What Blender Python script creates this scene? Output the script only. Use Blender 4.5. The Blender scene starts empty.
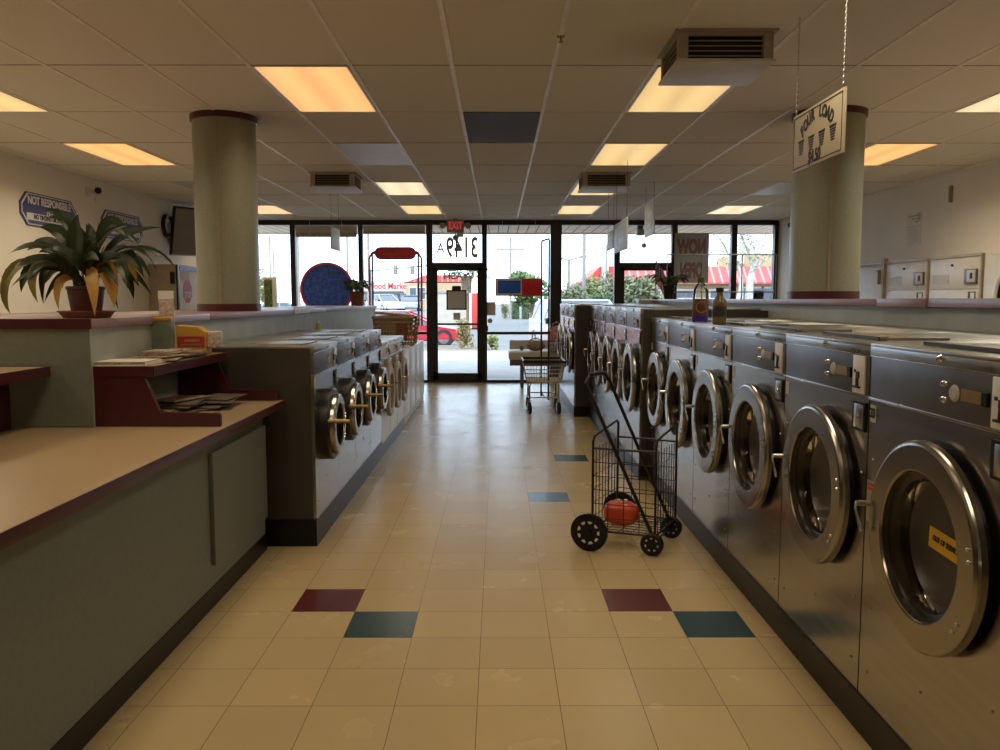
import bpy, bmesh, math, random
from mathutils import Vector, Matrix
random.seed(7)
PI = math.pi
scene = bpy.context.scene
COL = scene.collection

# ------------------------------------------------------------------ camera
F, TH, YAW, EYE = 818.0, .0920, .0024, 1.49
cam = bpy.data.cameras.new('camera'); cam.sensor_width = 36; cam.lens = 36 * F / 1000
cam.clip_start = .05; cam.clip_end = 600
co = bpy.data.objects.new('camera', cam); COL.objects.link(co)
co.location = (0, 0, EYE); co.rotation_euler = (PI / 2 - TH, 0, -YAW)
scene.camera = co

def ray(x, y):
    a = (x - 500) / F; b = -(y - 375) / F
    d = (a, math.cos(TH) + b * math.sin(TH), -math.sin(TH) + b * math.cos(TH))
    return (d[0] * math.cos(YAW) + d[1] * math.sin(YAW), -d[0] * math.sin(YAW) + d[1] * math.cos(YAW), d[2])
def aty(x, y, Y):           # point of the photograph at depth Y in the room
    r = ray(x, y); t = Y / r[1]; return Vector((r[0] * t, Y, EYE + r[2] * t))
def atz(x, y, Z):
    r = ray(x, y); t = (Z - EYE) / r[2]; return Vector((r[0] * t, r[1] * t, Z))
def atx(x, y, X):
    r = ray(x, y); t = X / r[0]; return Vector((X, r[1] * t, EYE + r[2] * t))

# ------------------------------------------------------------------ materials
def mat(name, col, rough=.5, metal=0., var=.12, scale=8., bump=0., bscale=60., spec=.5, emit=None, estr=0., stretch=None, coat=0., col2=None, rvar=0.):
    m = bpy.data.materials.new(name); m.use_nodes = True
    nt = m.node_tree; N = nt.nodes; L = nt.links; p = N['Principled BSDF']
    p.inputs['Roughness'].default_value = rough; p.inputs['Metallic'].default_value = metal
    p.inputs['Specular IOR Level'].default_value = spec
    p.inputs['Coat Weight'].default_value = coat
    tc = N.new('ShaderNodeTexCoord'); src = tc.outputs['Object']
    if stretch:
        mp = N.new('ShaderNodeMapping'); mp.inputs['Scale'].default_value = stretch
        L.new(src, mp.inputs['Vector']); src = mp.outputs['Vector']
    nz = N.new('ShaderNodeTexNoise'); nz.inputs['Scale'].default_value = scale; nz.inputs['Detail'].default_value = 5
    L.new(src, nz.inputs['Vector'])
    rp = N.new('ShaderNodeValToRGB'); L.new(nz.outputs['Fac'], rp.inputs['Fac'])
    c = Vector(col); c2 = Vector(col2) if col2 else c * (1 - var)
    c1 = c if col2 else c * (1 + var)
    rp.color_ramp.elements[0].position = .3; rp.color_ramp.elements[1].position = .7
    rp.color_ramp.elements[0].color = (*c2, 1); rp.color_ramp.elements[1].color = (*c1, 1)
    L.new(rp.outputs['Color'], p.inputs['Base Color'])
    if rvar:
        mr = N.new('ShaderNodeMapRange'); mr.inputs['To Min'].default_value = rough - rvar; mr.inputs['To Max'].default_value = rough + rvar
        L.new(nz.outputs['Fac'], mr.inputs['Value']); L.new(mr.outputs['Result'], p.inputs['Roughness'])
    if bump:
        bn = N.new('ShaderNodeTexNoise'); bn.inputs['Scale'].default_value = bscale; bn.inputs['Detail'].default_value = 3
        L.new(src, bn.inputs['Vector'])
        b = N.new('ShaderNodeBump'); b.inputs['Strength'].default_value = bump; b.inputs['Distance'].default_value = .01
        L.new(bn.outputs['Fac'], b.inputs['Height']); L.new(b.outputs['Normal'], p.inputs['Normal'])
    if emit:
        p.inputs['Emission Color'].default_value = (*emit, 1); p.inputs['Emission Strength'].default_value = estr
    return m

def glass_mat(name, tint=(.97, .985, .98), refl=.9, ior=1.45, rough=.0):
    m = bpy.data.materials.new(name); m.use_nodes = True
    nt = m.node_tree; N = nt.nodes; L = nt.links; N.clear()
    out = N.new('ShaderNodeOutputMaterial'); mx = N.new('ShaderNodeMixShader')
    t = N.new('ShaderNodeBsdfTransparent'); t.inputs['Color'].default_value = (*tint, 1)
    g = N.new('ShaderNodeBsdfGlossy'); g.inputs['Roughness'].default_value = rough; g.inputs['Color'].default_value = (refl, refl, refl, 1)
    fr = N.new('ShaderNodeFresnel'); fr.inputs['IOR'].default_value = ior
    L.new(fr.outputs['Fac'], mx.inputs['Fac']); L.new(t.outputs[0], mx.inputs[1]); L.new(g.outputs[0], mx.inputs[2])
    L.new(mx.outputs[0], out.inputs['Surface'])
    return m

def translucent(name, col, fac=.5, rough=.5):
    m = mat(name, col, rough, 0, .04, 8)
    nt = m.node_tree; N = nt.nodes; L = nt.links; p = N['Principled BSDF']; out = N['Material Output']
    mx = N.new('ShaderNodeMixShader'); mx.inputs['Fac'].default_value = fac
    t = N.new('ShaderNodeBsdfTranslucent'); t.inputs['Color'].default_value = (*col, 1)
    L.new(p.outputs[0], mx.inputs[1]); L.new(t.outputs[0], mx.inputs[2]); L.new(mx.outputs[0], out.inputs['Surface'])
    return m

def lamp_mat(name, col, strength):
    m = bpy.data.materials.new(name); m.use_nodes = True
    nt = m.node_tree; N = nt.nodes; L = nt.links; p = N['Principled BSDF']
    p.inputs['Base Color'].default_value = (.4, .38, .34, 1); p.inputs['Roughness'].default_value = .4
    tc = N.new('ShaderNodeTexCoord'); sx = N.new('ShaderNodeSeparateXYZ'); L.new(tc.outputs['Object'], sx.inputs[0])
    # two tubes behind the prismatic lens: brighter along the tubes
    a = N.new('ShaderNodeMath'); a.operation = 'ABSOLUTE'; L.new(sx.outputs['X'], a.inputs[0])
    s = N.new('ShaderNodeMath'); s.operation = 'SUBTRACT'; L.new(a.outputs[0], s.inputs[0]); s.inputs[1].default_value = .14
    b = N.new('ShaderNodeMath'); b.operation = 'ABSOLUTE'; L.new(s.outputs[0], b.inputs[0])
    mr = N.new('ShaderNodeMapRange'); mr.inputs['From Min'].default_value = 0; mr.inputs['From Max'].default_value = .16
    mr.inputs['To Min'].default_value = strength * 1.12; mr.inputs['To Max'].default_value = strength * .8
    L.new(b.outputs[0], mr.inputs['Value']); L.new(mr.outputs['Result'], p.inputs['Emission Strength'])
    p.inputs['Emission Color'].default_value = (*col, 1)
    return m

M = {}
M['steel'] = mat('brushed_steel', (.43, .42, .41), .22, 1, .07, 3, .02, 30, stretch=(1, 1, 12), rvar=.05)
M['steel_top'] = mat('steel_top', (.50, .51, .50), .30, 1, .15, 4, .03, 12, rvar=.08)
M['steel_trim'] = mat('steel_trim', (.52, .51, .49), .26, 1, .10, 6, rvar=.05)
M['ring'] = mat('door_ring_steel', (.36, .335, .30), .22, 1, .08, 5, rvar=.05)
M['chrome'] = mat('chrome', (.62, .62, .62), .12, 1, .05)
M['panel'] = mat('control_panel_grey', (.15, .155, .17), .36, .6, .12, 12)
M['brass'] = mat('brass_plate', (.34, .235, .09), .42, .6, .15, 20)
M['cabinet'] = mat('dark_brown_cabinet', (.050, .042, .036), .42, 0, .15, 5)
M['black'] = mat('black_rubber', (.009, .009, .010), .34, 0, .3, 10, spec=.3)
M['blackmetal'] = mat('black_wire', (.012, .012, .013), .38, .2, .2, 20)
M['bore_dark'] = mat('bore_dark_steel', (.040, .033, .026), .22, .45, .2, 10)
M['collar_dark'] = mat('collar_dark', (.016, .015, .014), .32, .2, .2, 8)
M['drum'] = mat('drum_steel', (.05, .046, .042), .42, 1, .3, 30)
M['rubber'] = mat('grey_gasket', (.028, .026, .024), .32, 0, .2, 10)
M['bowl'] = glass_mat('door_glass', (.42, .41, .40), .8)
M['pane'] = glass_mat('window_glass', (.95, .965, .97), .7)
M['plastic_clear'] = glass_mat('clear_plastic', (.86, .87, .87), .8)
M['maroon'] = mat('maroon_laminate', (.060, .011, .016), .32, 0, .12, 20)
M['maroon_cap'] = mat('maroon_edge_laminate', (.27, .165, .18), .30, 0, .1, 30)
M['sage'] = mat('sage_green_laminate', (.160, .180, .158), .45, 0, .07, 40, .02, 200)
M['sage_wall'] = mat('sage_partition', (.36, .39, .355), .5, 0, .12, 5, col2=(.29, .315, .285))
M['worktop'] = mat('tan_laminate', (.37, .265, .155), .34, 0, .07, 60)
M['white_lam'] = mat('white_laminate', (.62, .60, .57), .3, 0, .06, 20)
M['column'] = mat('column_vinyl', (.24, .245, .185), .36, 0, .08, 60, .03, 150)
M['column_strip'] = mat('column_strip', (.27, .24, .165), .4, 0, .1, 20)
M['wall'] = mat('cream_wall_paint', (.84, .79, .71), .6, 0, .05, 1.2, .03, 80)
M['tbar'] = mat('ceiling_grid_metal', (.82, .79, .74), .4, 0, .08, 10)
M['vent_paint'] = mat('vent_paint', (.37, .33, .27), .5, 0, .1, 10)
M['vent_plate'] = mat('vent_plate', (.55, .54, .55), .45, 0, .08, 10)
M['vent_dark'] = mat('vent_dark', (.012, .011, .01), .6)
M['grille'] = mat('return_grille', (.085, .065, .048), .6, 0, .2, 50)
M['frame'] = mat('bronze_aluminium', (.022, .018, .016), .35, .3, .15, 20)
M['white'] = mat('white_enamel', (.68, .66, .62), .32, 0, .05, 8)
M['white_paper'] = mat('white_paper', (.75, .74, .72), .7, 0, .06, 8)
M['beige'] = mat('beige_plastic', (.42, .36, .27), .4, 0, .08, 10)
M['basket'] = mat('tan_basket_plastic', (.43, .31, .18), .5, 0, .12, 20)
M['terracotta'] = mat('terracotta', (.19, .065, .035), .65, 0, .15, 20, .05)
M['maroon_pot'] = mat('dark_red_pot', (.075, .022, .018), .5, 0, .15, 20)
M['saucer'] = mat('clay_saucer', (.22, .085, .045), .55, 0, .15, 20)
M['soil'] = mat('potting_soil', (.03, .02, .014), .9, 0, .4, 60, .3)
M['leaf'] = mat('dark_green_leaf', (.018, .032, .012), .42, 0, .35, 14, .03, 40)
M['leaf_olive'] = mat('olive_leaf', (.14, .12, .03), .45, 0, .3, 10)
M['leaf_yellow'] = mat('yellow_leaf', (.44, .26, .055), .5, 0, .2, 14, col2=(.30, .15, .03))
M['red_plastic'] = mat('red_plastic', (.62, .075, .03), .3, 0, .12, 6)
M['blue'] = mat('sign_blue', (.05, .055, .17), .4, 0, .08, 10)
M['sign_white'] = mat('sign_white', (.72, .70, .70), .45, 0, .03, 10)
M['sign_cream'] = mat('sign_cream', (.56, .47, .33), .5, 0, .05, 6)
M['ink'] = mat('ink', (.015, .013, .015), .5)
M['clock_face'] = mat('clock_face', (.72, .70, .66), .4, 0, .03)
M['screen'] = mat('tv_screen', (.30, .28, .29), .22, 0, .1, 4, spec=.7)  # base grey lightened: the bright ceiling's reflection is put into the colour
M['disc_blue'] = mat('neon_back_blue', (.03, .085, .40), .5, 0, .6, 16, .2, 40)
M['neon_red'] = mat('neon_red', (.62, .035, .05), .4, 0, .1, 10)
M['pill_red'] = mat('pill_red', (.58, .03, .05), .4, 0, .1, 10)
M['neon_blue'] = mat('neon_blue', (.05, .08, .34), .4, 0, .15, 10)
M['open_blue'] = mat('open_blue', (.02, .11, .55), .45, 0, .5, 40)
M['open_red'] = mat('open_red', (.58, .01, .02), .45, 0, .25, 40)
M['banner'] = translucent('banner_vinyl', (.42, .41, .39), .35, .6)
M['sign_acrylic'] = translucent('sign_acrylic', (.70, .76, .80), .5, .35)
M['notice_paper'] = translucent('notice_paper', (.58, .54, .48), .3, .7)
M['plate_white'] = mat('plate_white', (.80, .80, .79), .35, 0, .04, 10)
M['leaf_small'] = mat('bright_leaf', (.05, .085, .028), .45, 0, .3, 14)
M['banner_red'] = mat('banner_red', (.24, .12, .12), .6, 0, .06, 10)
M['decal'] = mat('decal_grey', (.42, .41, .40), .6)
M['exit_box'] = mat('exit_box', (.30, .27, .25), .5)
M['exit_red'] = mat('exit_red', (.75, .05, .06), .4, emit=(1, .08, .09), estr=.35)
M['bench'] = mat('bench_taupe', (.55, .50, .43), .45, 0, .06, 10)
M['bag_brown'] = mat('bag_brown', (.27, .19, .12), .6, 0, .2, 12)
M['bag_pink'] = mat('bag_pink', (.48, .20, .19), .7, 0, .5, 14)
M['cloth_grey'] = mat('cloth_grey', (.30, .29, .30), .8, 0, .2, 12, .1)
M['yellow_box'] = mat('yellow_carton', (.52, .30, .035), .5, 0, .08, 10)
M['red_label'] = mat('red_label', (.40, .03, .04), .5)
M['green_bag'] = mat('grey_green_paper', (.13, .16, .125), .55, 0, .2, 14)
M['leaflet'] = mat('printed_leaflet', (.50, .42, .38), .6, 0, .35, 60)
M['magazine'] = mat('printed_magazine', (.30, .22, .15), .45, 0, .6, 20)
M['magazine_dark'] = mat('printed_magazine_dark', (.10, .08, .06), .45, 0, .7, 22)
M['card'] = mat('tan_card', (.45, .34, .20), .7)
M['bottle_brown'] = mat('amber_bottle', (.17, .115, .055), .22, 0, .15, 8)
M['bottle_label'] = mat('dark_label', (.03, .028, .03), .4, 0, .5, 30)
M['purple'] = mat('purple_label', (.06, .012, .36), .4, 0, .3, 60)
M['det_label'] = mat('detergent_label', (.15, .055, .045), .4, 0, .5, 30)
M['gold'] = mat('label_gold', (.30, .20, .06), .4, 0, .2, 20)
M['green_cap'] = mat('green_cap', (.05, .10, .03), .4)
M['lime'] = mat('lime_tube', (.42, .55, .10), .4)
M['yellow_note'] = mat('yellow_note', (.60, .36, .015), .7, 0, .08, 10)
M['pink_red'] = mat('coin_slide_red', (.55, .03, .09), .4)
M['sticker'] = mat('warning_sticker', (.34, .29, .24), .6, 0, .25, 90)
M['flag_red'] = mat('flag_red', (.55, .05, .06), .8)
M['flag_blue'] = mat('flag_blue', (.05, .06, .22), .8)
M['poster'] = mat('foliage_poster', (.20, .30, .10), .5, 0, .5, 26, col2=(.012, .015, .015))
M['soffit'] = None
M['concrete'] = mat('sidewalk_concrete', (.33, .315, .30), .85, 0, .10, 1.5, .1, 40)
M['asphalt'] = mat('pale_asphalt', (0.143, 0.140, 0.139), .9, 0, .12, .8, .1, 50)
M['curb'] = mat('curb_concrete', (0.272, 0.257, 0.237), .85, 0, .08, 3)
M['gravel'] = mat('gravel_bed', (0.186, 0.133, 0.096), .95, 0, .35, 14, .3, 30)
M['tile_red'] = None
M['stucco'] = mat('tan_stucco', (0.429, 0.315, 0.179), .85, 0, .08, 2)
M['stucco_pale'] = mat('pale_stucco', (0.443, 0.400, 0.337), .85, 0, .08, 2)
M['stucco_white'] = mat('white_stucco', (0.501, 0.486, 0.472), .85, 0, .05, 2)
M['red_sign'] = mat('red_sign', (0.486, 0.043, 0.036), .5, 0, .1, 4)
M['dark_glass'] = mat('dark_glass', (.05, .06, .08), .15, 0, .3, 3, spec=.8)
M['car_red'] = mat('red_car_paint', (0.443, 0.018, 0.036), .22, 0, .03, 3, coat=.6)
M['car_white'] = mat('white_car_paint', (0.501, 0.508, 0.523), .22, 0, .03, 3, coat=.6)
M['car_blue'] = mat('blue_car_paint', (0.065, 0.094, 0.157), .22, 0, .05, 3, coat=.6)
M['car_silver'] = mat('silver_car_paint', (0.286, 0.300, 0.322), .25, .4, .05, 3, coat=.6)
M['tyre'] = mat('tyre', (.02, .02, .02), .8)
M['alloy'] = mat('alloy', (0.358, 0.358, 0.372), .3, .8, .1, 8)
M['light_lens'] = mat('light_lens', (0.537, 0.543, 0.558), .15)
M['foliage'] = mat('tree_foliage', (0.094, 0.137, 0.039), .7, 0, .4, 1.5)
M['foliage_pale'] = mat('pale_foliage', (0.215, 0.229, 0.086), .7, 0, .35, 1.5)
M['foliage_dull'] = mat('dull_foliage', (0.137, 0.151, 0.079), .7, 0, .4, 1.5)
M['hedge'] = mat('clipped_hedge', (0.072, 0.108, 0.051), .8, 0, .4, 5)
M['shrub'] = mat('yellowing_shrub', (0.315, 0.257, 0.114), .8, 0, .3, 4)
M['bark'] = mat('bark', (0.172, 0.122, 0.079), .9, 0, .3, 8, .3, 20)
M['bark_pale'] = mat('pale_bark', (0.415, 0.394, 0.358), .8, 0, .25, 8)
M['pole_grey'] = mat('galvanised_pole', (0.237, 0.229, 0.222), .5, .2, .1, 4)
M['pole_wood'] = mat('weathered_wood_pole', (0.286, 0.257, 0.237), .9, 0, .2, 6)
M['hill'] = mat('dry_ground', (.40, .37, .33), .9, 0, .2, .05)
M['lamp_orange'] = lamp_mat('lens_orange', (1.0, .50, .16), 1.05)
M['lamp_yellow'] = lamp_mat('lens_yellow', (1.0, .66, .25), .88)
M['lamp_pale'] = lamp_mat('lens_pale', (1.0, .80, .46), .9)
M['lamp_off'] = mat('lens_unlit', (.55, .56, .57), .4, 0, .05, 10)

def soffit_mat():
    m = mat('soffit_boards', (.64, .47, .33), .7, 0, .1, 3)
    nt = m.node_tree; N = nt.nodes; L = nt.links; p = N['Principled BSDF']
    tc = N.new('ShaderNodeTexCoord'); sx = N.new('ShaderNodeSeparateXYZ'); L.new(tc.outputs['Object'], sx.inputs[0])
    d = N.new('ShaderNodeMath'); d.operation = 'MULTIPLY'; d.inputs[1].default_value = 1 / .19; L.new(sx.outputs['X'], d.inputs[0])
    fr = N.new('ShaderNodeMath'); fr.operation = 'FRACT'; L.new(d.outputs[0], fr.inputs[0])
    lt = N.new('ShaderNodeMath'); lt.operation = 'LESS_THAN'; lt.inputs[1].default_value = .12; L.new(fr.outputs[0], lt.inputs[0])
    mx = N.new('ShaderNodeMixRGB'); L.new(lt.outputs[0], mx.inputs['Fac'])
    old = p.inputs['Base Color'].links[0].from_socket
    L.new(old, mx.inputs['Color1']); mx.inputs['Color2'].default_value = (.10, .06, .04, 1)
    L.new(mx.outputs[0], p.inputs['Base Color']); return m
M['soffit'] = soffit_mat()

def roof_tile_mat():
    m = mat('red_roof_tiles', (.52, .065, .06), .6, 0, .10, 2)
    nt = m.node_tree; N = nt.nodes; L = nt.links; p = N['Principled BSDF']
    tc = N.new('ShaderNodeTexCoord'); sx = N.new('ShaderNodeSeparateXYZ'); L.new(tc.outputs['Object'], sx.inputs[0])
    d = N.new('ShaderNodeMath'); d.operation = 'MULTIPLY'; d.inputs[1].default_value = 1 / .62; L.new(sx.outputs['X'], d.inputs[0])
    fr = N.new('ShaderNodeMath'); fr.operation = 'FRACT'; L.new(d.outputs[0], fr.inputs[0])
    lt = N.new('ShaderNodeMath'); lt.operation = 'LESS_THAN'; lt.inputs[1].default_value = .25; L.new(fr.outputs[0], lt.inputs[0])
    mx = N.new('ShaderNodeMixRGB'); L.new(lt.outputs[0], mx.inputs['Fac'])
    old = p.inputs['Base Color'].links[0].from_socket
    L.new(old, mx.inputs['Color1']); mx.inputs['Color2'].default_value = (.58, .21, .19, 1)
    L.new(mx.outputs[0], p.inputs['Base Color']); return m
M['tile_red'] = roof_tile_mat()

FX0, FY0, FT = -.0767, 2.8885, .3048        # floor tile grid
CX0, CY0, CTX, CTY, CZ = -.276, 5.055, .6096, 1.2192, 2.89   # ceiling grid

def grid_mat(name, colA, colB, x0, y0, tx, ty, line, linew, linewy, rough, tilevar=.08, bump=0., bscale=50, coat=0., spec=.5, noise_scale=3.):
    m = bpy.data.materials.new(name); m.use_nodes = True
    nt = m.node_tree; N = nt.nodes; L = nt.links; p = N['Principled BSDF']
    p.inputs['Roughness'].default_value = rough; p.inputs['Coat Weight'].default_value = coat
    p.inputs['Specular IOR Level'].default_value = spec; p.inputs['Coat Roughness'].default_value = .12
    tc = N.new('ShaderNodeTexCoord'); sx = N.new('ShaderNodeSeparateXYZ'); L.new(tc.outputs['Object'], sx.inputs[0])
    def mth(op, a, b=None):
        n = N.new('ShaderNodeMath'); n.operation = op
        for i, v in enumerate((a, b)):
            if v is None: continue
            if isinstance(v, (int, float)): n.inputs[i].default_value = v
            else: L.new(v, n.inputs[i])
        return n.outputs[0]
    u = mth('DIVIDE', mth('SUBTRACT', sx.outputs['X'], x0), tx); v = mth('DIVIDE', mth('SUBTRACT', sx.outputs['Y'], y0), ty)
    fu, fv = mth('FRACT', u), mth('FRACT', v)
    du = mth('SUBTRACT', .5, mth('ABSOLUTE', mth('SUBTRACT', fu, .5)))
    dv = mth('SUBTRACT', .5, mth('ABSOLUTE', mth('SUBTRACT', fv, .5)))
    ln = mth('MAXIMUM', mth('LESS_THAN', du, linew / tx), mth('LESS_THAN', dv, linewy / ty))
    cb = N.new('ShaderNodeCombineXYZ'); L.new(mth('FLOOR', u), cb.inputs[0]); L.new(mth('FLOOR', v), cb.inputs[1])
    wn = N.new('ShaderNodeTexWhiteNoise'); wn.noise_dimensions = '2D'; L.new(cb.outputs[0], wn.inputs['Vector'])
    nz = N.new('ShaderNodeTexNoise'); nz.inputs['Scale'].default_value = noise_scale; nz.inputs['Detail'].default_value = 6
    L.new(tc.outputs['Object'], nz.inputs['Vector'])
    f = mth('ADD', mth('MULTIPLY', wn.outputs['Value'], .45), mth('MULTIPLY', nz.outputs['Fac'], .55))
    rp = N.new('ShaderNodeValToRGB'); L.new(f, rp.inputs['Fac'])
    rp.color_ramp.elements[0].position = .2; rp.color_ramp.elements[1].position = .8
    rp.color_ramp.elements[0].color = (*colA, 1); rp.color_ramp.elements[1].color = (*colB, 1)
    mx = N.new('ShaderNodeMixRGB'); L.new(ln, mx.inputs['Fac']); L.new(rp.outputs['Color'], mx.inputs['Color1']); mx.inputs['Color2'].default_value = (*line, 1)
    L.new(mx.outputs[0], p.inputs['Base Color'])
    mr = N.new('ShaderNodeMapRange'); mr.inputs['To Min'].default_value = rough * .75; mr.inputs['To Max'].default_value = rough * 1.3
    L.new(nz.outputs['Fac'], mr.inputs['Value']); L.new(mr.outputs['Result'], p.inputs['Roughness'])
    if bump:
        bn = N.new('ShaderNodeTexNoise'); bn.inputs['Scale'].default_value = bscale; bn.inputs['Detail'].default_value = 3
        L.new(tc.outputs['Object'], bn.inputs['Vector'])
        b = N.new('ShaderNodeBump'); b.inputs['Strength'].default_value = bump; b.inputs['Distance'].default_value = .01
        L.new(bn.outputs['Fac'], b.inputs['Height']); L.new(b.outputs['Normal'], p.inputs['Normal'])
    return m
M['floor'] = grid_mat('vinyl_floor_tile', (.45, .34, .185), (.51, .39, .215), FX0, FY0, FT, FT, (.20, .145, .08), .0016, .0016, .25, bump=.03, bscale=2.2, spec=.11)
M['floor_maroon'] = mat('maroon_floor_tile', (.10, .018, .02), .24, 0, .12, 30)
M['floor_teal'] = mat('teal_floor_tile', (.022, .055, .065), .24, 0, .2, 30)
M['ceiling'] = grid_mat('ceiling_tile', (.74, .72, .68), (.79, .77, .73), CX0, CY0, CTX, CTY, (.30, .25, .19), .002, .004, .9, bump=.25, bscale=90, spec=.1, noise_scale=40.)

# ------------------------------------------------------------------ mesh builder
class MB:
    def __init__(s, angle=27): s.bm = bmesh.new(); s.mi = 0; s.angle = angle
    def _new(s, n0):
        s.bm.faces.ensure_lookup_table()
        for f in s.bm.faces[n0:]: f.material_index = s.mi
        return s
    def box(s, x0, x1, y0, y1, z0, z1, bev=0., seg=2):
        n0 = len(s.bm.faces)
        if x0 > x1: x0, x1 = x1, x0
        if y0 > y1: y0, y1 = y1, y0
        if z0 > z1: z0, z1 = z1, z0
        if bev:
            t = bmesh.new(); r = bmesh.ops.create_cube(t, size=1)
            for v in t.verts: v.co = Vector((x0 + (v.co.x + .5) * (x1 - x0), y0 + (v.co.y + .5) * (y1 - y0), z0 + (v.co.z + .5) * (z1 - z0)))
            bmesh.ops.bevel(t, geom=t.edges[:], offset=bev, segments=seg, affect='EDGES', profile=.6)
            s.merge(t)
        else:
            v = [s.bm.verts.new((x, y, z)) for x in (x0, x1) for y in (y0, y1) for z in (z0, z1)]
            for q in ((0, 1, 3, 2), (4, 6, 7, 5), (0, 4, 5, 1), (2, 3, 7, 6), (0, 2, 6, 4), (1, 5, 7, 3)): s.bm.faces.new([v[i] for i in q])
        return s._new(n0)
    def merge(s, t, mx=None):
        if mx is not None: t.transform(mx)
        mp = {v: s.bm.verts.new(v.co) for v in t.verts}
        for f in t.faces:
            try: s.bm.faces.new([mp[v] for v in f.verts])
            except ValueError: pass
        t.free()
    def cyl(s, p0, p1, r0, r1=None, seg=16, cap=True):
        n0 = len(s.bm.faces)
        p0, p1 = Vector(p0), Vector(p1); r1 = r0 if r1 is None else r1
        d = (p1 - p0).normalized(); a = d.orthogonal().normalized(); b = d.cross(a)
        A = [s.bm.verts.new(p0 + (a * math.cos(t) + b * math.sin(t)) * r0) for t in [2 * PI * i / seg for i in range(seg)]]
        B = [s.bm.verts.new(p1 + (a * math.cos(t) + b * math.sin(t)) * r1) for t in [2 * PI * i / seg for i in range(seg)]]
        for i in range(seg): s.bm.faces.new((A[i], A[(i + 1) % seg], B[(i + 1) % seg], B[i]))
        if cap: s.bm.faces.new(A[::-1]); s.bm.faces.new(B)
        return s._new(n0)
    def tube(s, pts, r, seg=8, closed=False):
        n0 = len(s.bm.faces)
        P = [Vector(p) for p in pts]; n = len(P); rings = []
        for i in range(n):
            if closed: d = P[(i + 1) % n] - P[i - 1]
            else: d = P[min(i + 1, n - 1)] - P[max(i - 1, 0)]
            d.normalize()
            if i == 0: a = d.orthogonal().normalized()
            else:
                a = a - d * a.dot(d)
                a = d.orthogonal().normalized() if a.length < 1e-6 else a.normalized()
            b = d.cross(a); rr = r[i] if isinstance(r, (list, tuple)) else r
            rings.append([s.bm.verts.new(P[i] + (a * math.cos(2 * PI * k / seg) + b * math.sin(2 * PI * k / seg)) * rr) for k in range(seg)])
        for i in range(n if closed else n - 1):
            A, B = rings[i], rings[(i + 1) % n]
            for k in range(seg): s.bm.faces.new((A[k], A[(k + 1) % seg], B[(k + 1) % seg], B[k]))
        if not closed: s.bm.faces.new(rings[0][::-1]); s.bm.faces.new(rings[-1])
        return s._new(n0)
    def lathe(s, prof, origin=(0, 0, 0), axis=(0, 0, 1), seg=32, close=False):
        """prof: (radius, distance along the axis)"""
        n0 = len(s.bm.faces)
        o, d = Vector(origin), Vector(axis).normalized(); a = d.orthogonal().normalized(); b = d.cross(a); R = []
        for r, h in prof:
            if r < 1e-6: R.append([s.bm.verts.new(o + d * h)])
            else: R.append([s.bm.verts.new(o + d * h + (a * math.cos(2 * PI * k / seg) + b * math.sin(2 * PI * k / seg)) * r) for k in range(seg)])
        m = len(R)
        for i in range(m if close else m - 1):
            A, B = R[i], R[(i + 1) % m]
            for k in range(seg):
                k2 = (k + 1) % seg
                if len(A) == 1 and len(B) == 1: continue
                if len(A) == 1: s.bm.faces.new((A[0], B[k2], B[k]))
                elif len(B) == 1: s.bm.faces.new((A[k], A[k2], B[0]))
                else: s.bm.faces.new((A[k], A[k2], B[k2], B[k]))
        return s._new(n0)
    def prism(s, poly, ext, org=(0, 0, 0), u=(1, 0, 0), v=(0, 0, 1)):
        """polygon in the plane u,v swept along ext"""
        n0 = len(s.bm.faces)
        o, u, v, e = Vector(org), Vector(u), Vector(v), Vector(ext)
        A = [s.bm.verts.new(o + u * p[0] + v * p[1]) for p in poly]; B = [s.bm.verts.new(q.co + e) for q in A]
        n = len(A)
        s.bm.faces.new(A[::-1]); s.bm.faces.new(B)
        for i in range(n): s.bm.faces.new((A[i], A[(i + 1) % n], B[(i + 1) % n], B[i]))
        return s._new(n0)
    def ball(s, c, r, sub=2, sq=(1, 1, 1), jit=0.):
        n0 = len(s.bm.faces)
        t = bmesh.new(); bmesh.ops.create_icosphere(t, subdivisions=sub, radius=1)
        for v in t.verts:
            k = 1 + random.uniform(-jit, jit)
            v.co = Vector((c[0] + v.co.x * r * sq[0] * k, c[1] + v.co.y * r * sq[1] * k, c[2] + v.co.z * r * sq[2] * k))
        s.merge(t); return s._new(n0)
    def quad(s, a, b, c, d):
        n0 = len(s.bm.faces); s.bm.faces.new([s.bm.verts.new(Vector(p)) for p in (a, b, c, d)]); return s._new(n0)
    def mesh_from(s, me, mx):
        n0 = len(s.bm.faces); t = bmesh.new(); t.from_mesh(me); s.merge(t, mx); return s._new(n0)
    def leafstrip(s, pts, w, fold=.25, n=14, side=None):
        """arched leaf blade along a Bezier of 3 or 4 control points"""
        n0 = len(s.bm.faces)
        P = [Vector(p) for p in pts]
        def bez(t):
            Q = P[:]
            while len(Q) > 1: Q = [Q[i].lerp(Q[i + 1], t) for i in range(len(Q) - 1)]
            return Q[0]
        L, C, R = [], [], []
        for i in range(n + 1):
            t = i / n; p = bez(t); d = (bez(min(1, t + .02)) - bez(max(0, t - .02))).normalized()
            sd = d.cross(Vector(side) if side else Vector((0, 0, 1)))
            if sd.length < .05: sd = d.cross(Vector((0, 1, 0)))
            sd.normalize(); up = sd.cross(d)
            wt = w * (.07 + math.sin(PI * min(1, max(0, (t - .22) / .78)) ** .85) * .93 if t > .22 else .07)
            if i == n: wt = w * .02
            ripple = .12 * w * math.sin(t * 17)
            L.append(s.bm.verts.new(p + sd * wt * .5 + up * (wt * fold + ripple * .3))); C.append(s.bm.verts.new(p)); R.append(s.bm.verts.new(p - sd * wt * .5 + up * (wt * fold - ripple * .3)))
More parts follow.
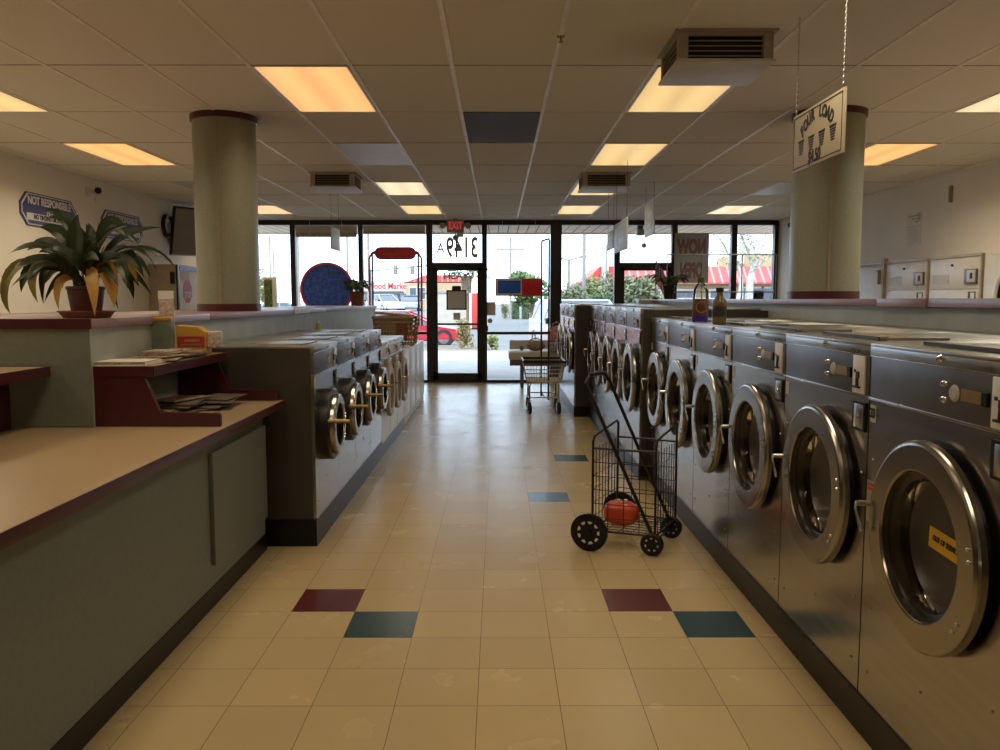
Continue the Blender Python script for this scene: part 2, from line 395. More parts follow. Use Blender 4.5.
        for i in range(n):
            s.bm.faces.new((L[i], C[i], C[i + 1], L[i + 1])); s.bm.faces.new((C[i], R[i], R[i + 1], C[i + 1]))
        return s._new(n0)
    def done(s, name, flip=False, recalc=True):
        me = bpy.data.meshes.new(name)
        if recalc: bmesh.ops.recalc_face_normals(s.bm, faces=s.bm.faces[:])
        s.bm.to_mesh(me); s.bm.free()
        me.polygons.foreach_set('use_smooth', [True] * len(me.polygons))
        me.set_sharp_from_angle(angle=math.radians(s.angle))
        return me

def link(name, mb, mats, parent=None, loc=None, rotz=0, recalc=True):
    me = mb.done(name, recalc=recalc) if isinstance(mb, MB) else mb
    if not me.materials:
        for m in (mats if isinstance(mats, (list, tuple)) else [mats]): me.materials.append(M[m] if isinstance(m, str) else m)
    o = bpy.data.objects.new(name, me); COL.objects.link(o)
    if parent: o.parent = parent
    if loc is not None: o.location = loc
    o.rotation_euler.z = rotz
    return o
def part(root, name, mb, mats, label=None, **k):
    o = link(name, mb, mats, root, **k)
    if label: o['label'] = label
    return o
def tag(o, label, cat, group=None):
    o['label'] = label; o['category'] = cat
    if group: o['group'] = group
    return o
def thing(name, label, cat, loc=(0, 0, 0), rotz=0, group=None):
    o = bpy.data.objects.new(name, None); COL.objects.link(o); o.empty_display_size = .1
    o.location = loc; o.rotation_euler.z = rotz
    return tag(o, label, cat, group)
def struct(name, mb, mats, **k):
    o = link(name, mb, mats, **k)
    if not k.get('parent'): o['kind'] = 'structure'
    return o
def dup(root, loc, label, rotz=None, group=None):
    r = root.copy(); COL.objects.link(r); r.location = loc; r['label'] = label
    if rotz is not None: r.rotation_euler.z = rotz
    if group: r['group'] = group
    for ch in list(root.children):
        c = ch.copy(); COL.objects.link(c); c.parent = r
        for g in list(ch.children):
            d = g.copy(); COL.objects.link(d); d.parent = c
    return r
def text_mesh(body, size, bold=0., align='CENTER'):
    cu = bpy.data.curves.new('lettering', 'FONT'); cu.body = body; cu.size = size; cu.offset = bold; cu.extrude = .0012
    cu.align_x = align; cu.align_y = 'CENTER'; cu.resolution_u = 4
    o = bpy.data.objects.new('lettering', cu); COL.objects.link(o)
    dg = bpy.context.evaluated_depsgraph_get(); dg.update()
    me = bpy.data.meshes.new_from_object(o.evaluated_get(dg)); bpy.data.objects.remove(o); bpy.data.curves.remove(cu)
    me.materials.clear()
    return me
def frame_mx(org, u, v, sx=1., sy=1.):
    u, v = Vector(u), Vector(v); n = u.cross(v)
    m = Matrix.Identity(4)
    for i in range(3): m[i][0] = u[i] * sx; m[i][1] = v[i] * sy; m[i][2] = n[i]; m[i][3] = org[i]
    return m
def lettering(mb, body, size, org, u, v, bold=0., sx=1., sy=1., align='CENTER'):
    mb.mesh_from(text_mesh(body, size, bold, align), frame_mx(org, u, v, sx, sy)); return mb

# ================================================================== SETTING
XL, XR, YB, YF = -4.72, 4.98, -3.2, 14.72
# floor with the inlaid coloured tiles
fm = MB()
special = {(-3, 3): 1, (-2, 2): 2, (2, 3): 1, (3, 2): 2, (1, 10): 2, (2, 15): 2}
i0, i1 = math.floor((XL - FX0) / FT), math.ceil((XR - FX0) / FT)
j0, j1 = math.floor((YB - FY0) / FT), math.ceil((YF + .1 - FY0) / FT)
vv = {}
for i in range(i0, i1 + 1):
    for j in range(j0, j1 + 1): vv[i, j] = fm.bm.verts.new((min(max(FX0 + i * FT, XL), XR), min(FY0 + j * FT, YF + .1), 0))
for i in range(i0, i1):
    for j in range(j0, j1):
        f = fm.bm.faces.new((vv[i, j], vv[i + 1, j], vv[i + 1, j + 1], vv[i, j + 1])); f.material_index = special.get((i, j), 0)
struct('floor', fm, ['floor', 'floor_maroon', 'floor_teal'])
struct('ceiling', MB().box(XL - .1, XR + .1, YB - .1, YF + .06, CZ, CZ + .1), 'ceiling')
struct('wall_left', MB().box(XL - .15, XL, YB, YF + .1, 0, CZ), 'wall')
struct('wall_right', MB().box(XR, XR + .15, YB, YF + .1, 0, CZ), 'wall')
struct('wall_back', MB().box(XL, XR, YB - .15, YB, 0, CZ), 'wall')
# ceiling grid: main runners along the room, thinner cross tees
tb = MB()
k = -8
while CX0 + k * CTX < XR:
    x = CX0 + k * CTX
    if x > XL + .05: tb.box(x - .0125, x + .0125, YB, YF, CZ - .004, CZ + .002)
    k += 1
struct('trim_1', tb, 'tbar')
tc_ = MB()
k = -6
while CY0 + k * CTY < YF:
    y = CY0 + k * CTY
    if y > YB: tc_.box(XL, XR, y - .004, y + .004, CZ - .0025, CZ + .002)
    k += 1
struct('trim_2', tc_, 'ceiling')
struct('trim_3', MB().box(XL, XL + .02, YB, YF, CZ - .025, CZ).box(XR - .02, XR, YB, YF, CZ - .025, CZ), 'tbar')

# storefront: bronze mullions, header, sill
mull = [XL + .03, aty(293.5, 250, YF)[0], aty(361, 250, YF)[0], aty(429.5, 250, YF)[0], aty(484.5, 250, YF)[0], aty(556, 250, YF)[0], aty(617, 250, YF)[0], aty(674, 250, YF)[0], aty(733.5, 250, YF)[0], XR - .03]
hw = [.04, .045, .04, .055, .045, .10, .05, .05, .05, .04]
sf = MB()
for x, w in zip(mull, hw): sf.box(x - w, x + w, YF - .06, YF + .06, 0, CZ - .001)
sf.box(XL, XR, YF - .055, YF + .055, CZ - .085, CZ - .002)
sf.box(XL, XR, YF - .055, YF + .055, 0, .05)
zt = aty(450, 267, YF)[2]      # top of the doors
zr = aty(520, 333, YF)[2]      # mid rail
for a, b in ((0, 1), (1, 2), (2, 3), (4, 5), (7, 8), (8, 9)): sf.box(mull[a], mull[b], YF - .045, YF + .045, zr - .025, zr + .025)
sf.box(mull[3], mull[4], YF - .055, YF + .055, zt - .01, zt + .075)
sf.box(mull[6], mull[7], YF - .055, YF + .055, zt - .01, zt + .075)
struct('trim_4', sf, 'frame')
n = 1
for a in range(9):
    x0, x1 = mull[a] + hw[a], mull[a + 1] - hw[a + 1]
    if a in (3, 6): struct('window_%d' % n, MB().box(x0, x1, YF - .004, YF + .004, zt + .075, CZ - .085), 'pane')
    else: struct('window_%d' % n, MB().box(x0, x1, YF - .004, YF + .004, .05, zr - .025).box(x0, x1, YF - .004, YF + .004, zr + .025, CZ - .085), 'pane')
    n += 1
def glass_door(name, a, bar):
    x0, x1 = mull[a] + hw[a], mull[a + 1] - hw[a + 1]
    d = MB(); w = .085
    d.box(x0, x0 + w, YF - .03, YF + .03, .01, zt - .01).box(x1 - w, x1, YF - .03, YF + .03, .01, zt - .01)
    d.box(x0, x1, YF - .03, YF + .03, .01, .17).box(x0, x1, YF - .03, YF + .03, zt - .065, zt - .01)
    o = struct(name, d, 'frame')
    c = link('door_glass', MB().box(x0 + w, x1 - w, YF - .004, YF + .004,   .17, zt - .065), 'pane', o)
    if bar:
        zb = aty(450, 324, YF)[2]
        link('push_bar', MB().box(x0 + .03, x1 - .02, YF - .075, YF - .05, zb - .018, zb + .018, .006).box(x1 - .09, x1 - .01, YF - .09, YF - .03, zb - .13, zb + .11, .01).box(x0 + .03, x0 + .07, YF - .075, YF - .03, zb - .03, zb + .03), 'frame', o)
        link('door_closer', MB().box(x0 + .05, x0 + .4, YF - .1, YF - .03, zt - .05, zt - .01, .01).box(x0 + .35, x0 + .75, YF - .07, YF - .055, zt + .0, zt + .02), 'frame', o)
    return o
glass_door('door_1', 3, True); glass_door('door_2', 6, False)

# overhang outside: board soffit and fascia
struct('roof', MB().box(XL - 4, XR + 4, YF + .06, YF + 2.35, 2.86, 2.9), 'soffit')
struct('trim_5', MB().box(XL - 4, XR + 4, YF + 2.35, YF + 2.5, 2.84, 3.5), 'vent_paint')
struct('sidewalk', MB().box(-40, 40, YF + .1, 23.6, -.12, -.005), 'concrete')
struct('curb', MB().box(-40, 40, 23.6, 23.95, -.18, .0, .02), 'curb')
struct('ground', MB().box(-90, 90, 23.9, 300, -.35, -.17), 'asphalt')
struct('curb', MB().box(-14, -.3, 24.9, 25.1, -.17, -.05).box(-14, -.3, 27.4, 27.6, -.17, -.05), 'curb')
struct('ground', MB().box(-14, -.3, 25.1, 27.4, -.17, -.07), 'gravel')

# ------------------------------------------------------------------ columns
def column(name, x, y, r, zb, ztop, strip):
    a = struct(name, MB().cyl((x, y, 0), (x, y, CZ), r, seg=48), 'column')
    link('column_collar', MB().cyl((x, y, CZ - .045), (x, y, CZ), r + .014, seg=48).cyl((x, y, zb), (x, y, zb + .055), r + .006, seg=48), 'maroon', a)
    c, s_ = math.cos(strip), math.sin(strip)
    link('column_seam', MB().box(-.011, .011, -.005, .005, zb, CZ - .045), 'column_strip', a, loc=(x + c * r, y + s_ * r, 0), rotz=strip + PI / 2)
cl = (-2.112, 6.46, .235); cr = (2.50, 6.32, .255)
column('pillar_left', *cl, 1.402, CZ, math.radians(-87)); column('pillar_right', *cr, 1.497, CZ, math.radians(-103))

LAMP_W = 11.5
# ------------------------------------------------------------------ ceiling lights and vents
def cell(k, r): return CX0 + k * CTX, CX0 + (k + 1) * CTX, CY0 + r * CTY, CY0 + (r + 1) * CTY
LIGHTS = [(-2, 0, 'lamp_orange', 'orange glowing ceiling light panel nearest the left pillar'),
          (2, 0, 'lamp_yellow', 'yellow ceiling light panel partly behind the large ceiling vent box'),
          (2, 2, 'lamp_yellow', 'yellow ceiling light panel between the large and the small right vent boxes'),
          (-2, 4, 'lamp_pale', 'pale yellow ceiling light panel beside the small left vent box'),
          (-2, 6, 'lamp_yellow', 'small looking ceiling light panel above the glass entrance door'),
          (2, 4, 'lamp_yellow', 'ceiling light panel hidden mostly behind the small right vent box'),
          (2, 6, 'lamp_yellow', 'ceiling light panel before the window right of the wide black post'),
          (-6, 0, 'lamp_yellow', 'ceiling light panel cut by the left edge of the photo'),
          (-6, 2, 'lamp_orange', 'orange ceiling light panel left of the left pillar above the blue wall signs'),
          (-6, 6, 'lamp_orange', 'orange ceiling light panel seen just right of the left pillar near the windows'),
          (6, 0, 'lamp_pale', 'ceiling light panel cut by the right edge of the photo'),
          (6, 2, 'lamp_orange', 'ceiling light panel touching the right edge of the right pillar'),
          (6, 6, 'lamp_pale', 'pale ceiling light panel near the far right windows'),
          (-2, 2, 'lamp_off', 'unlit pale grey ceiling light panel in front of the small left vent box'),
          (-6, 4, 'lamp_off', 'unlit pale ceiling light panel at the left edge of the left pillar'),
          (6, 4, 'lamp_off', 'unlit pale ceiling light panel left of the right pillar top'),
          (-2, -2, 'lamp_orange', 'ceiling light panel overhead beside the camera, left of the aisle'),
          (2, -2, 'lamp_yellow', 'ceiling light panel overhead beside the camera, right of the aisle'),
          (-6, -2, 'lamp_orange', 'ceiling light panel overhead beside the camera, above the left counter'),
          (6, -2, 'lamp_yellow', 'ceiling light panel overhead beside the camera, near the dryers'),
          (-2, -4, 'lamp_orange', 'ceiling light panel behind the camera, left of the aisle'),
          (2, -4, 'lamp_yellow', 'ceiling light panel behind the camera, right of the aisle'),
          ]
for k, r, m_, lab in LIGHTS:
    x0, x1, y0, y1 = cell(k, r); cx, cy = (x0 + x1) / 2, (y0 + y1) / 2
    t = thing('ceiling_light', lab, 'ceiling light', (cx, cy, CZ), 0, 'ceiling light panels')
    hx, hy = CTX / 2 - .014, CTY / 2 - .008
    fr = MB()
    fr.box(-hx, -hx + .012, -hy, hy, -.007, 0).box(hx - .012, hx, -hy, hy, -.007, 0).box(-hx, hx, -hy, -hy + .012, -.007, 0).box(-hx, hx, hy - .012, hy, -.007, 0)
    part(t, 'frame', fr, 'tbar')
    part(t, 'diffuser', MB().box(-hx + .012, hx - .012, -hy + .012, hy - .012, -.005, 0), m_)
    if m_ != 'lamp_off':
        ld = bpy.data.lights.new('fluorescent_tubes', 'AREA'); ld.shape = 'RECTANGLE'; ld.size = .54; ld.size_y = 1.14; ld.energy = LAMP_W * (1.0 if r < 2 else .75 if r < 4 else .40) * (1.9 if abs(cx) > 3 else .92); ld.spread = math.radians(150)
        ld.color = {'lamp_orange': (1, .84, .58), 'lamp_yellow': (1, .88, .66), 'lamp_pale': (1, .92, .74)}[m_]
        lo = bpy.data.objects.new('fluorescent_tubes', ld); COL.objects.link(lo); lo.parent = t; lo.location = (0, 0, -.012)

def vent_box(cx, y0, w, d, h, lab):
    t = thing('ceiling_vent', lab, 'vent', (cx, y0, CZ), 0, 'box shaped ceiling vents')
    a = w / 2
    b = MB()
    b.box(-a - .02, a + .02, -.02, d + .02, -.012, 0)                      # top flange
    for x in (-a, a - .05): 
        for y in (0, d - .05): b.box(x, x + .05, y, y + .05, -h + .01, -.012)
    for y in (0, d - .02):
        b.box(-a + .05, a - .05, y, y + .02, -.030, -.012)
    for x in (-a, a - .02):
        b.box(x, x + .02, .05, d - .05, -.030, -.012)
    part(t, 'housing', b, 'vent_paint')
    part(t, 'bottom_plate', MB().box(-a - .012, a + .012, -.012, d + .012, -h, -h + .016, .004), 'vent_plate')
    part(t, 'dark_core', MB().box(-a + .045, a - .045, .045, d - .045, -h + .016, -.012), 'vent_dark')
    for i in range(4):
        z = -.052 - i * (h - .062) / 4
        s = MB()
        for y in (.012, d - .012): s.box(-a + .05, a - .05, y - .005, y + .003, z - .004, z)
        for x in (-a + .012, a - .012): s.box(x - .005, x + .003, .05, d - .05, z - .004, z)
        part(t, 'louver', s, 'vent_paint')
vent_box(1.19, 4.40, .495, .47, .165, 'large box shaped ceiling vent nearest the camera, right of the aisle')
vent_box(-1.83, 9.18, .48, .50, .165, 'small box shaped ceiling vent left of the aisle')
vent_box(1.20, 9.18, .52, .50, .165, 'small box shaped ceiling vent right of the aisle, far from camera')
x0, x1, y0, y1 = cell(0, 1)
t = thing('return_grille', 'dark square return air grille flush in the ceiling above the aisle', 'air grille', ((x0 + x1) / 2, (y0 + y1) / 2, CZ))
g = MB(); hx, hy = CTX / 2 - .014, CTY / 2 - .008
for i in range(46):
    x = -hx + .012 + i * (2 * hx - .024) / 45
    g.box(x - .0025, x + .0025, -hy, hy, -.007, -.0035)
for i in range(24):
    y = -hy + .01 + i * (2 * hy - .02) / 23
    g.box(-hx, hx, y - .003, y + .003, -.006, -.001)
part(t, 'lattice', g, 'grille'); part(t, 'backing', MB().box(-hx, hx, -hy, hy, -.005, -.003), 'vent_dark')
# sprinkler head near the big vent
s = aty(561, 35, 4.2)
t = thing('sprinkler_head', 'tiny brass sprinkler head in the ceiling near the large vent', 'sprinkler', (atz(561, 36, CZ)[0], atz(561, 36, CZ)[1], CZ))
part(t, 'flange', MB().cyl((0, 0, -.006), (0, 0, 0), .022, seg=16), 'brass'); part(t, 'deflector', MB().cyl((0, 0, -.03), (0, 0, -.005), .006, seg=8).cyl((0, 0, -.033), (0, 0, -.03), .015, seg=12), 'brass')

# ================================================================== LEFT COUNTER
XC = -1.39
t = thing('service_counter', 'long sage green counter with maroon edged tan worktop and stepped upper shelf', 'counter', (XC, 2.2, 0))
OX, OY = -XC, -2.2
def B(mb, x0, x1, y0, y1, z0, z1, bev=0.): return mb.box(x0 + OX, x1 + OX, y0 + OY, y1 + OY, z0, z1, bev)
part(t, 'base', B(MB(), -2.6, XC, -1.0, 4.785, .10, .86), 'sage')
part(t, 'kick_board', B(MB(), -2.6, XC + .006, -1.0, 4.787, 0, .10), 'black')
part(t, 'worktop', B(MB(), -2.75, -1.262, -1.0, 4.8, .862, .90, .002), 'worktop')
part(t, 'worktop_edge', B(B(MB(), -1.262, -1.256, -1.0, 4.8, .858, .902, .002), -1.9, -1.262, 4.8, 4.805, .858, .902), 'maroon', 'maroon edge strip')
d = part(t, 'cabinet_door', B(MB(), XC, XC + .022, 3.87, 4.77, .205, .755, .004), 'sage')
part(t, 'shelf_top', B(MB(), -1.872, -1.60, 3.78, 4.80, 1.14, 1.180), 'worktop')
part(t, 'shelf_edge', B(B(MB(), -1.60, -1.594, 3.78, 4.80, 1.135, 1.182), -1.872, -1.60, 3.772, 3.78, 1.135, 1.182), 'maroon', 'maroon edge strip')
prof = [(-1.872, .902), (-1.292, .902), (-1.292, .952), (-1.30, .962), (-1.572, .966), (-1.640, 1.136), (-1.872, 1.136)]
for y in (3.775, 4.765):
    part(t, 'side_panel', MB().prism([(p[0] + OX, p[1]) for p in prof], (0, .022, 0), org=(0, y + OY, 0)), 'maroon')
part(t, 'shelf_top', B(MB(), -2.75, -2.055, -1.0, 3.735, 1.146, 1.184), 'worktop')
part(t, 'shelf_edge', B(B(MB(), -2.055, -2.049, -1.0, 3.735, 1.140, 1.186), -2.75, -2.055, 3.735, 3.741, 1.14, 1.186), 'maroon')
part(t, 'riser_panel', B(MB(), -2.24, -2.22, -1.0, 3.70, .902, 1.144), 'maroon')

# left partition with cap, behind the washers
t = thing('partition', 'low sage partition with maroon cap behind the left washers', 'partition', (-2.25, 3.76, 0))
ox, oy = 2.25, -3.76
part(t, 'panel', MB().box(-2.75 + ox, -1.875 + ox, 3.76 + oy, 12.55 + oy, 0, 1.358), 'sage_wall')
part(t, 'cap', MB().box(-2.77 + ox, -1.860 + ox, 3.75 + oy, 5.3 + oy, 1.358, 1.40, .004).box(-2.77 + ox, -1.860 + ox, 5.303 + oy, 8.9 + oy, 1.358, 1.40, .004).box(-2.77 + ox, -1.860 + ox, 8.903 + oy, 12.58 + oy, 1.358, 1.40, .004), 'maroon_cap')
part(t, 'end_edge', MB().box(-2.772 + ox, -1.858 + ox, 3.742 + oy, 3.75 + oy, 1.356, 1.402), 'maroon', 'dark maroon end edge')
part(t, 'end_panel', MB().box(-2.75 + ox, -1.873 + ox, 3.752 + oy, 3.76 + oy, .905, 1.356), 'sage')
part(t, 'cap_plate', MB().box(-1.861 + ox, -1.853 + ox, 7.5 + oy, 8.1 + oy, 1.36, 1.405), 'white_lam')

# right partition
t = thing('partition', 'long low sage partition with mauve cap behind the right washers', 'partition', (2.5, 1.0, 0))
ox, oy = -2.5, -1.0
part(t, 'panel', MB().box(2.205 + ox, 2.80 + ox, -2.5 + oy, 12.55 + oy, 0, 1.452), 'sage_wall')
c_ = MB()
for a, b in ((-2.5, 4.18), (4.72, 8.4), (8.403, 12.58)): c_.box(2.185 + ox, 2.82 + ox, a + oy, b + oy, 1.452, 1.494, .004)
c_.box(2.179 + ox, 2.82 + ox, 4.18 + oy, 4.72 + oy, 1.449, 1.496, .003)
part(t, 'cap', c_, 'maroon_cap')

# ================================================================== WASHERS
def washer(name, label, loc, s, w, depth, z0, ztop, cy, dz, r, group, style='steel', hdr=.041, ctl=.146, lid=True, dk=.58, collar=0, rotz=0, rod=0.):
    """front face at x=0, facing -s x; local y runs away from the camera; s=+1 right rows, -1 left rows"""
    t = thing(name, label, 'washing machine', loc, rotz, group)
    X = lambda x: x * s
    zc = ztop - hdr; zp = zc - ctl
    fm_ = 'steel' if style == 'steel' else 'white'
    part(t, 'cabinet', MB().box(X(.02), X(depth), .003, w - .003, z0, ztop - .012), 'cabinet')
    # front sheet with the porthole cut out
    bm = MB(); R = r * .80
    hole = [bm.bm.verts.new((X(0), cy + R * math.cos(2 * PI * i / 40), dz + R * math.sin(2 * PI * i / 40))) for i in range(40)]
    rect = [bm.bm.verts.new((X(0), y, z)) for y, z in ((.003, z0), (w - .003, z0), (w - .003, zp), (.003, zp))]
    es = [bm.bm.edges.new((hole[i], hole[(i + 1) % 40])) for i in range(40)] + [bm.bm.edges.new((rect[i], rect[(i + 1) % 4])) for i in range(4)]
    bmesh.ops.triangle_fill(bm.bm, use_beauty=True, use_dissolve=False, edges=es)
    bmesh.ops.recalc_face_normals(bm.bm, faces=bm.bm.faces[:])
    if bm.bm.faces and (bm.bm.faces[0].normal.x * s) > 0: bmesh.ops.reverse_faces(bm.bm, faces=bm.bm.faces[:])
    ex = bmesh.ops.extrude_face_region(bm.bm, geom=bm.bm.faces[:])
    for v in [e for e in ex['geom'] if isinstance(e, bmesh.types.BMVert)]: v.co.x += .018 * s
    for y, z in ((.06, .2), (w - .06, .2), (.06, .42), (w - .06, .42), (.04, zp - .26), (w - .04, zp - .2), (w * .5, .3)):
        bm.lathe([(0, .004), (.004, .003), (.006, 0)], (0, y, z0 + z - .1 if z < .5 else z), (-s, 0, 0), 8)
    part(t, 'front_panel', bm, fm_)
    part(t, 'control_panel', MB().box(X(-.002), X(.02), .004, w - .004, zp + .008, zc - .004, .002), 'panel' if style == 'steel' else 'white')
    part(t, 'panel_trim', MB().box(X(-.006), X(.02), .002, w - .002, zp - .002, zp + .008, .002).box(X(-.004), X(.02), .002, w - .002, zc - .004, zc, .001), 'steel_trim')
    tp = MB().box(X(-.006), X(depth), .002, w - .002, ztop - .012, ztop, .003).box(X(-.006), X(.02), .002, w - .002, zc, ztop - .010, .002)
    part(t, 'top_cover', tp, 'steel_top')
    part(t, 'bolt', MB().lathe([(0, .012), (.006, .011), (.010, .004), (.012, 0)], (X(-.006), w * .46, zc + hdr * .5), (-s, 0, 0), 12), 'chrome')
    # controls
    zm = (zp + zc) / 2 + .004
    k = w / .81
    for dzk in (.022, -.022):
        part(t, 'indicator', MB().lathe([(0, .014), (.006, .013), (.010, .006), (.011, 0)], (X(-.002), .345 * k, zm + dzk), (-s, 0, 0), 14), 'chrome')
    part(t, 'dial', MB().lathe([(0, .007), (.018, .006), (.024, 0)], (X(-.002), .300 * k, zm), (-s, 0, 0), 20), 'vent_plate')
    part(t, 'price_plate', MB().box(X(-.006), X(0), .165 * k, .262 * k, zm - .016, zm + .016), 'brass', 'brass strip')
    part(t, 'slot', MB().box(X(-.012), X(0), .137 * k, .160 * k, zm - .018, zm + .018), 'black')
    cs = part(t, 'coin_slide', MB().box(X(-.008), X(0), .030 * k, .122 * k, zp + .010, zc - .006, .002), 'plate_white')
    part(cs, 'coin_pusher', MB().box(X(-.013), X(-.007), .066 * k, .086 * k, zm - .014, zm + .008).box(X(-.016), X(-.007), .072 * k, .080 * k, zm - .042, zm - .014).box(X(-.018), X(-.007), .055 * k, .098 * k, zm - .048, zm - .042).box(X(-.010), X(-.007), .096 * k, .108 * k, zm + .004, zm + .014), 'ink')
    cb = part(t, 'coin_box', MB().box(X(-.005), X(0), .018 * k, .118 * k, zp - .118, zp - .018), 'black')
    part(cb, 'lock_plate', MB().box(X(-.011), X(-.003), .026 * k, .094 * k, zp - .108, zp - .026, .002).lathe([(0, .016), (.006, .016), (.007, .011)], (0, .06 * k, zp - .067), (-s, 0, 0), 10), 'steel_trim')
    part(t, 'number_tag', MB().box(X(-.002), X(0), w - .052, w - .012, zp - .075, zp - .018), 'white_lam')
    if style != 'steel': part(t, 'dispenser_box', MB().box(X(-.035), X(0), w * .22, w * .62, zp - .115, zp - .012, .006), 'beige', 'beige box above the door')
    # door
    O = (0, cy, dz); ax = (-s, 0, 0); q = r / .275
    rm = 'ring' if style == 'steel' else 'beige'
    f0 = .092 * dk
    if collar:
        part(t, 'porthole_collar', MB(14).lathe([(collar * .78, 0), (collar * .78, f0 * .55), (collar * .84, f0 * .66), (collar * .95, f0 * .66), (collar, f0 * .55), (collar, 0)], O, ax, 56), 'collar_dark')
    prof = [(.193 * q, f0 * .45), (.193 * q, f0 - .006), (.196 * q, f0 - .001), (.199 * q, f0), (.262 * q, f0), (.268 * q, f0 - .002), (.273 * q, f0 - .007), (.275 * q, f0 - .014), (.275 * q, f0 * .42), (.271 * q, f0 * .36), (.235 * q, f0 * .25)]
    dr = part(t, 'door', MB(13).lathe(prof, O, ax, 72, close=True), rm)
    part(dr, 'glass', MB().lathe([(.172 * q, f0 * .22), (.164 * q, f0 * .0), (.158 * q, -.02), (.146 * q, -.06), (.10 * q, -.085), (0, -.09)], O, ax, 40), 'bowl')
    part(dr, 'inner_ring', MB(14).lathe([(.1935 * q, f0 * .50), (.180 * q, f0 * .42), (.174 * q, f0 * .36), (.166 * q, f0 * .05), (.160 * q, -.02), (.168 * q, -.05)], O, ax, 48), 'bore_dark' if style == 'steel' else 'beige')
    hb = MB(); fy = cy + r - .005; hz = dz + .045
    hb.cyl((X(-f0 * .35), fy - .05, hz), (X(-f0 * .35), fy + .035, hz), .014, seg=10)
    hb.cyl((X(-f0 * .3), fy + .018, hz), (X(-f0 - .028 - rod), fy + .024, hz), .011 if not rod else .014, .009 if not rod else .012, 10)
    if not rod: hb.tube([(X(-f0 - .026), fy + .028, hz + .004), (X(-f0 - .032), fy + .022, hz - .015), (X(-f0 - .026), fy + .012, hz - .05), (X(-f0 - .022), fy + .004, hz - .082), (X(-f0 - .022), fy, hz - .088)], .0055, 8)
    part(dr, 'handle', hb, 'brass' if rod else 'steel_trim')
    for a in (-.62, .20):
        bo = MB()
        for da in (-.06, .06):
            bo.lathe([(0, .007), (.004, .006), (.007, 0)], (X(-f0 + .0005), cy - .243 * q * math.cos(a + da), dz + .243 * q * math.sin(a + da)), ax, 10)
        part(dr, 'hinge_bolts', bo, 'chrome')
    part(t, 'gasket', MB().lathe([(.236 * q, f0 * .30), (.232 * q, -.002), (.20 * q, -.006), (.186 * q, .006), (.180 * q, -.02), (.178 * q, -.10), (.168 * q, -.12)], O, ax, 40), 'rubber')
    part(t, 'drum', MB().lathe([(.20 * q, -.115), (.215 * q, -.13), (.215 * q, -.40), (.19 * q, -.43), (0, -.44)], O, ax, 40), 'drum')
    if lid:
        ld = MB()
        a0, a1 = X(.13), X(.36)
        hl = 1 if rotz == 0 else .45
        ld.box(a0, a1, w * .22, w * .80, ztop, ztop + .009 * hl, .002).box(X(.10), X(.135), w * .20, w * .82, ztop + .004 * hl, ztop + .014 * hl, .002)
        l_ = part(t, 'soap_lid', ld, 'steel_top')
        part(l_, 'lid_grip', MB().box(X(.096), X(.101), w * .2, w * .82, ztop + .001, ztop + .013 * hl), 'cabinet')
    return t

G1, G2, G3 = 'front row stainless washers on the right', 'middle block washers on the right', 'far block washers on the right'
S1 = [1.92, 2.73, 3.54, 4.35, 5.16]
w33 = washer('washing_machine', 'stainless front-loading washer numbered 33, nearest the camera, yellow note in its door', (1.25, S1[0], 0), 1, .808, .95, .131, 1.345, .372, .785, .303, G1)
dup(w33, (1.25, S1[1], 0), 'stainless front-loading washer next after the one numbered 33, paper sticker beside its door handle')
dup(w33, (1.25, S1[2], 0), 'stainless front-loading washer third from the camera, right of the black folding cart')
dup(w33, (1.25, S1[3], 0), 'stainless front-loading washer with amber bottle standing on its top')
dup(w33, (1.25, S1[4], 0), 'stainless front-loading washer with purple labelled detergent bottle standing on its top')
dup(w33, (1.25, S1[0] - .81, 0), 'stainless front-loading washer cut off beyond the right edge of the photo')
washer('washing_machine', 'stainless front-loading washer farthest in the front row, against the taller dark cabinet end', (1.25, 5.97, 0), 1, .685, .95, .131, 1.345, .325, .80, .292, G1)
R2 = [6.67 + .735 * i for i in range(5)]
labs = ['taller stainless washer with dark brown side, first in the middle block behind the folding cart', 'second washer of the middle block, red reflections on its upper front', 'third washer of the middle block, round door half hidden by its neighbours', 'fourth washer of the middle block, next to the far dark cabinet side', 'fifth washer of the middle block, hidden behind the far dark cabinet side']
a = washer('washing_machine', labs[0], (1.165, R2[0], 0), 1, .733, .97, .131, 1.418, .355, .82, .296, G2, ctl=.135)
for i in range(1, 5): dup(a, (1.165, R2[i], 0), labs[i])
R3 = [10.36 + .8 * i for i in range(3)]
labs = ['tall washer with dark brown side panel, first in the far block beside the laundry cart', 'second washer of the far block beside the laundry cart', 'last washer of the far block, closest to the front windows']
a = washer('washing_machine', labs[0], (.97, R3[0], 0), 1, .798, 1.15, .131, 1.425, .40, .82, .296, G3, ctl=.135)
for i in range(1, 3): dup(a, (.97, R3[i], 0), labs[i])
GL = 'stainless washers beside the left counter'
SL = [4.86 + .70 * i for i in range(4)]
labs = ['stainless washer with dark side touching the counter end, first on the left', 'second stainless washer from the counter on the left', 'third stainless washer from the counter on the left', 'fourth stainless washer on the left, before the lower beige-doored ones']
a = washer('washing_machine', labs[0], (-1.10, SL[0] + .698, 0), 1, .698, .762, .161, 1.212, .370, .70, .190, GL, hdr=.036, ctl=.14, dk=1.0, collar=.228, rotz=PI, rod=.07)
for i in range(1, 4): dup(a, (-1.10, SL[i] + .698, 0), labs[i])
SB = [7.665 + .603 * i for i in range(3)]
labs = ['lower white washer with beige round door, nearest of three on the left', 'lower white washer with beige round door, middle of three on the left', 'lower white washer with beige round door, farthest of three on the left']
a = washer('washing_machine', labs[0], (-1.10, SB[0] + .600, 0), 1, .600, .75, .12, 1.08, .30, .60, .245, 'lower beige-doored washers', style='white', hdr=.03, ctl=.13, lid=False, dk=.7, rotz=PI)
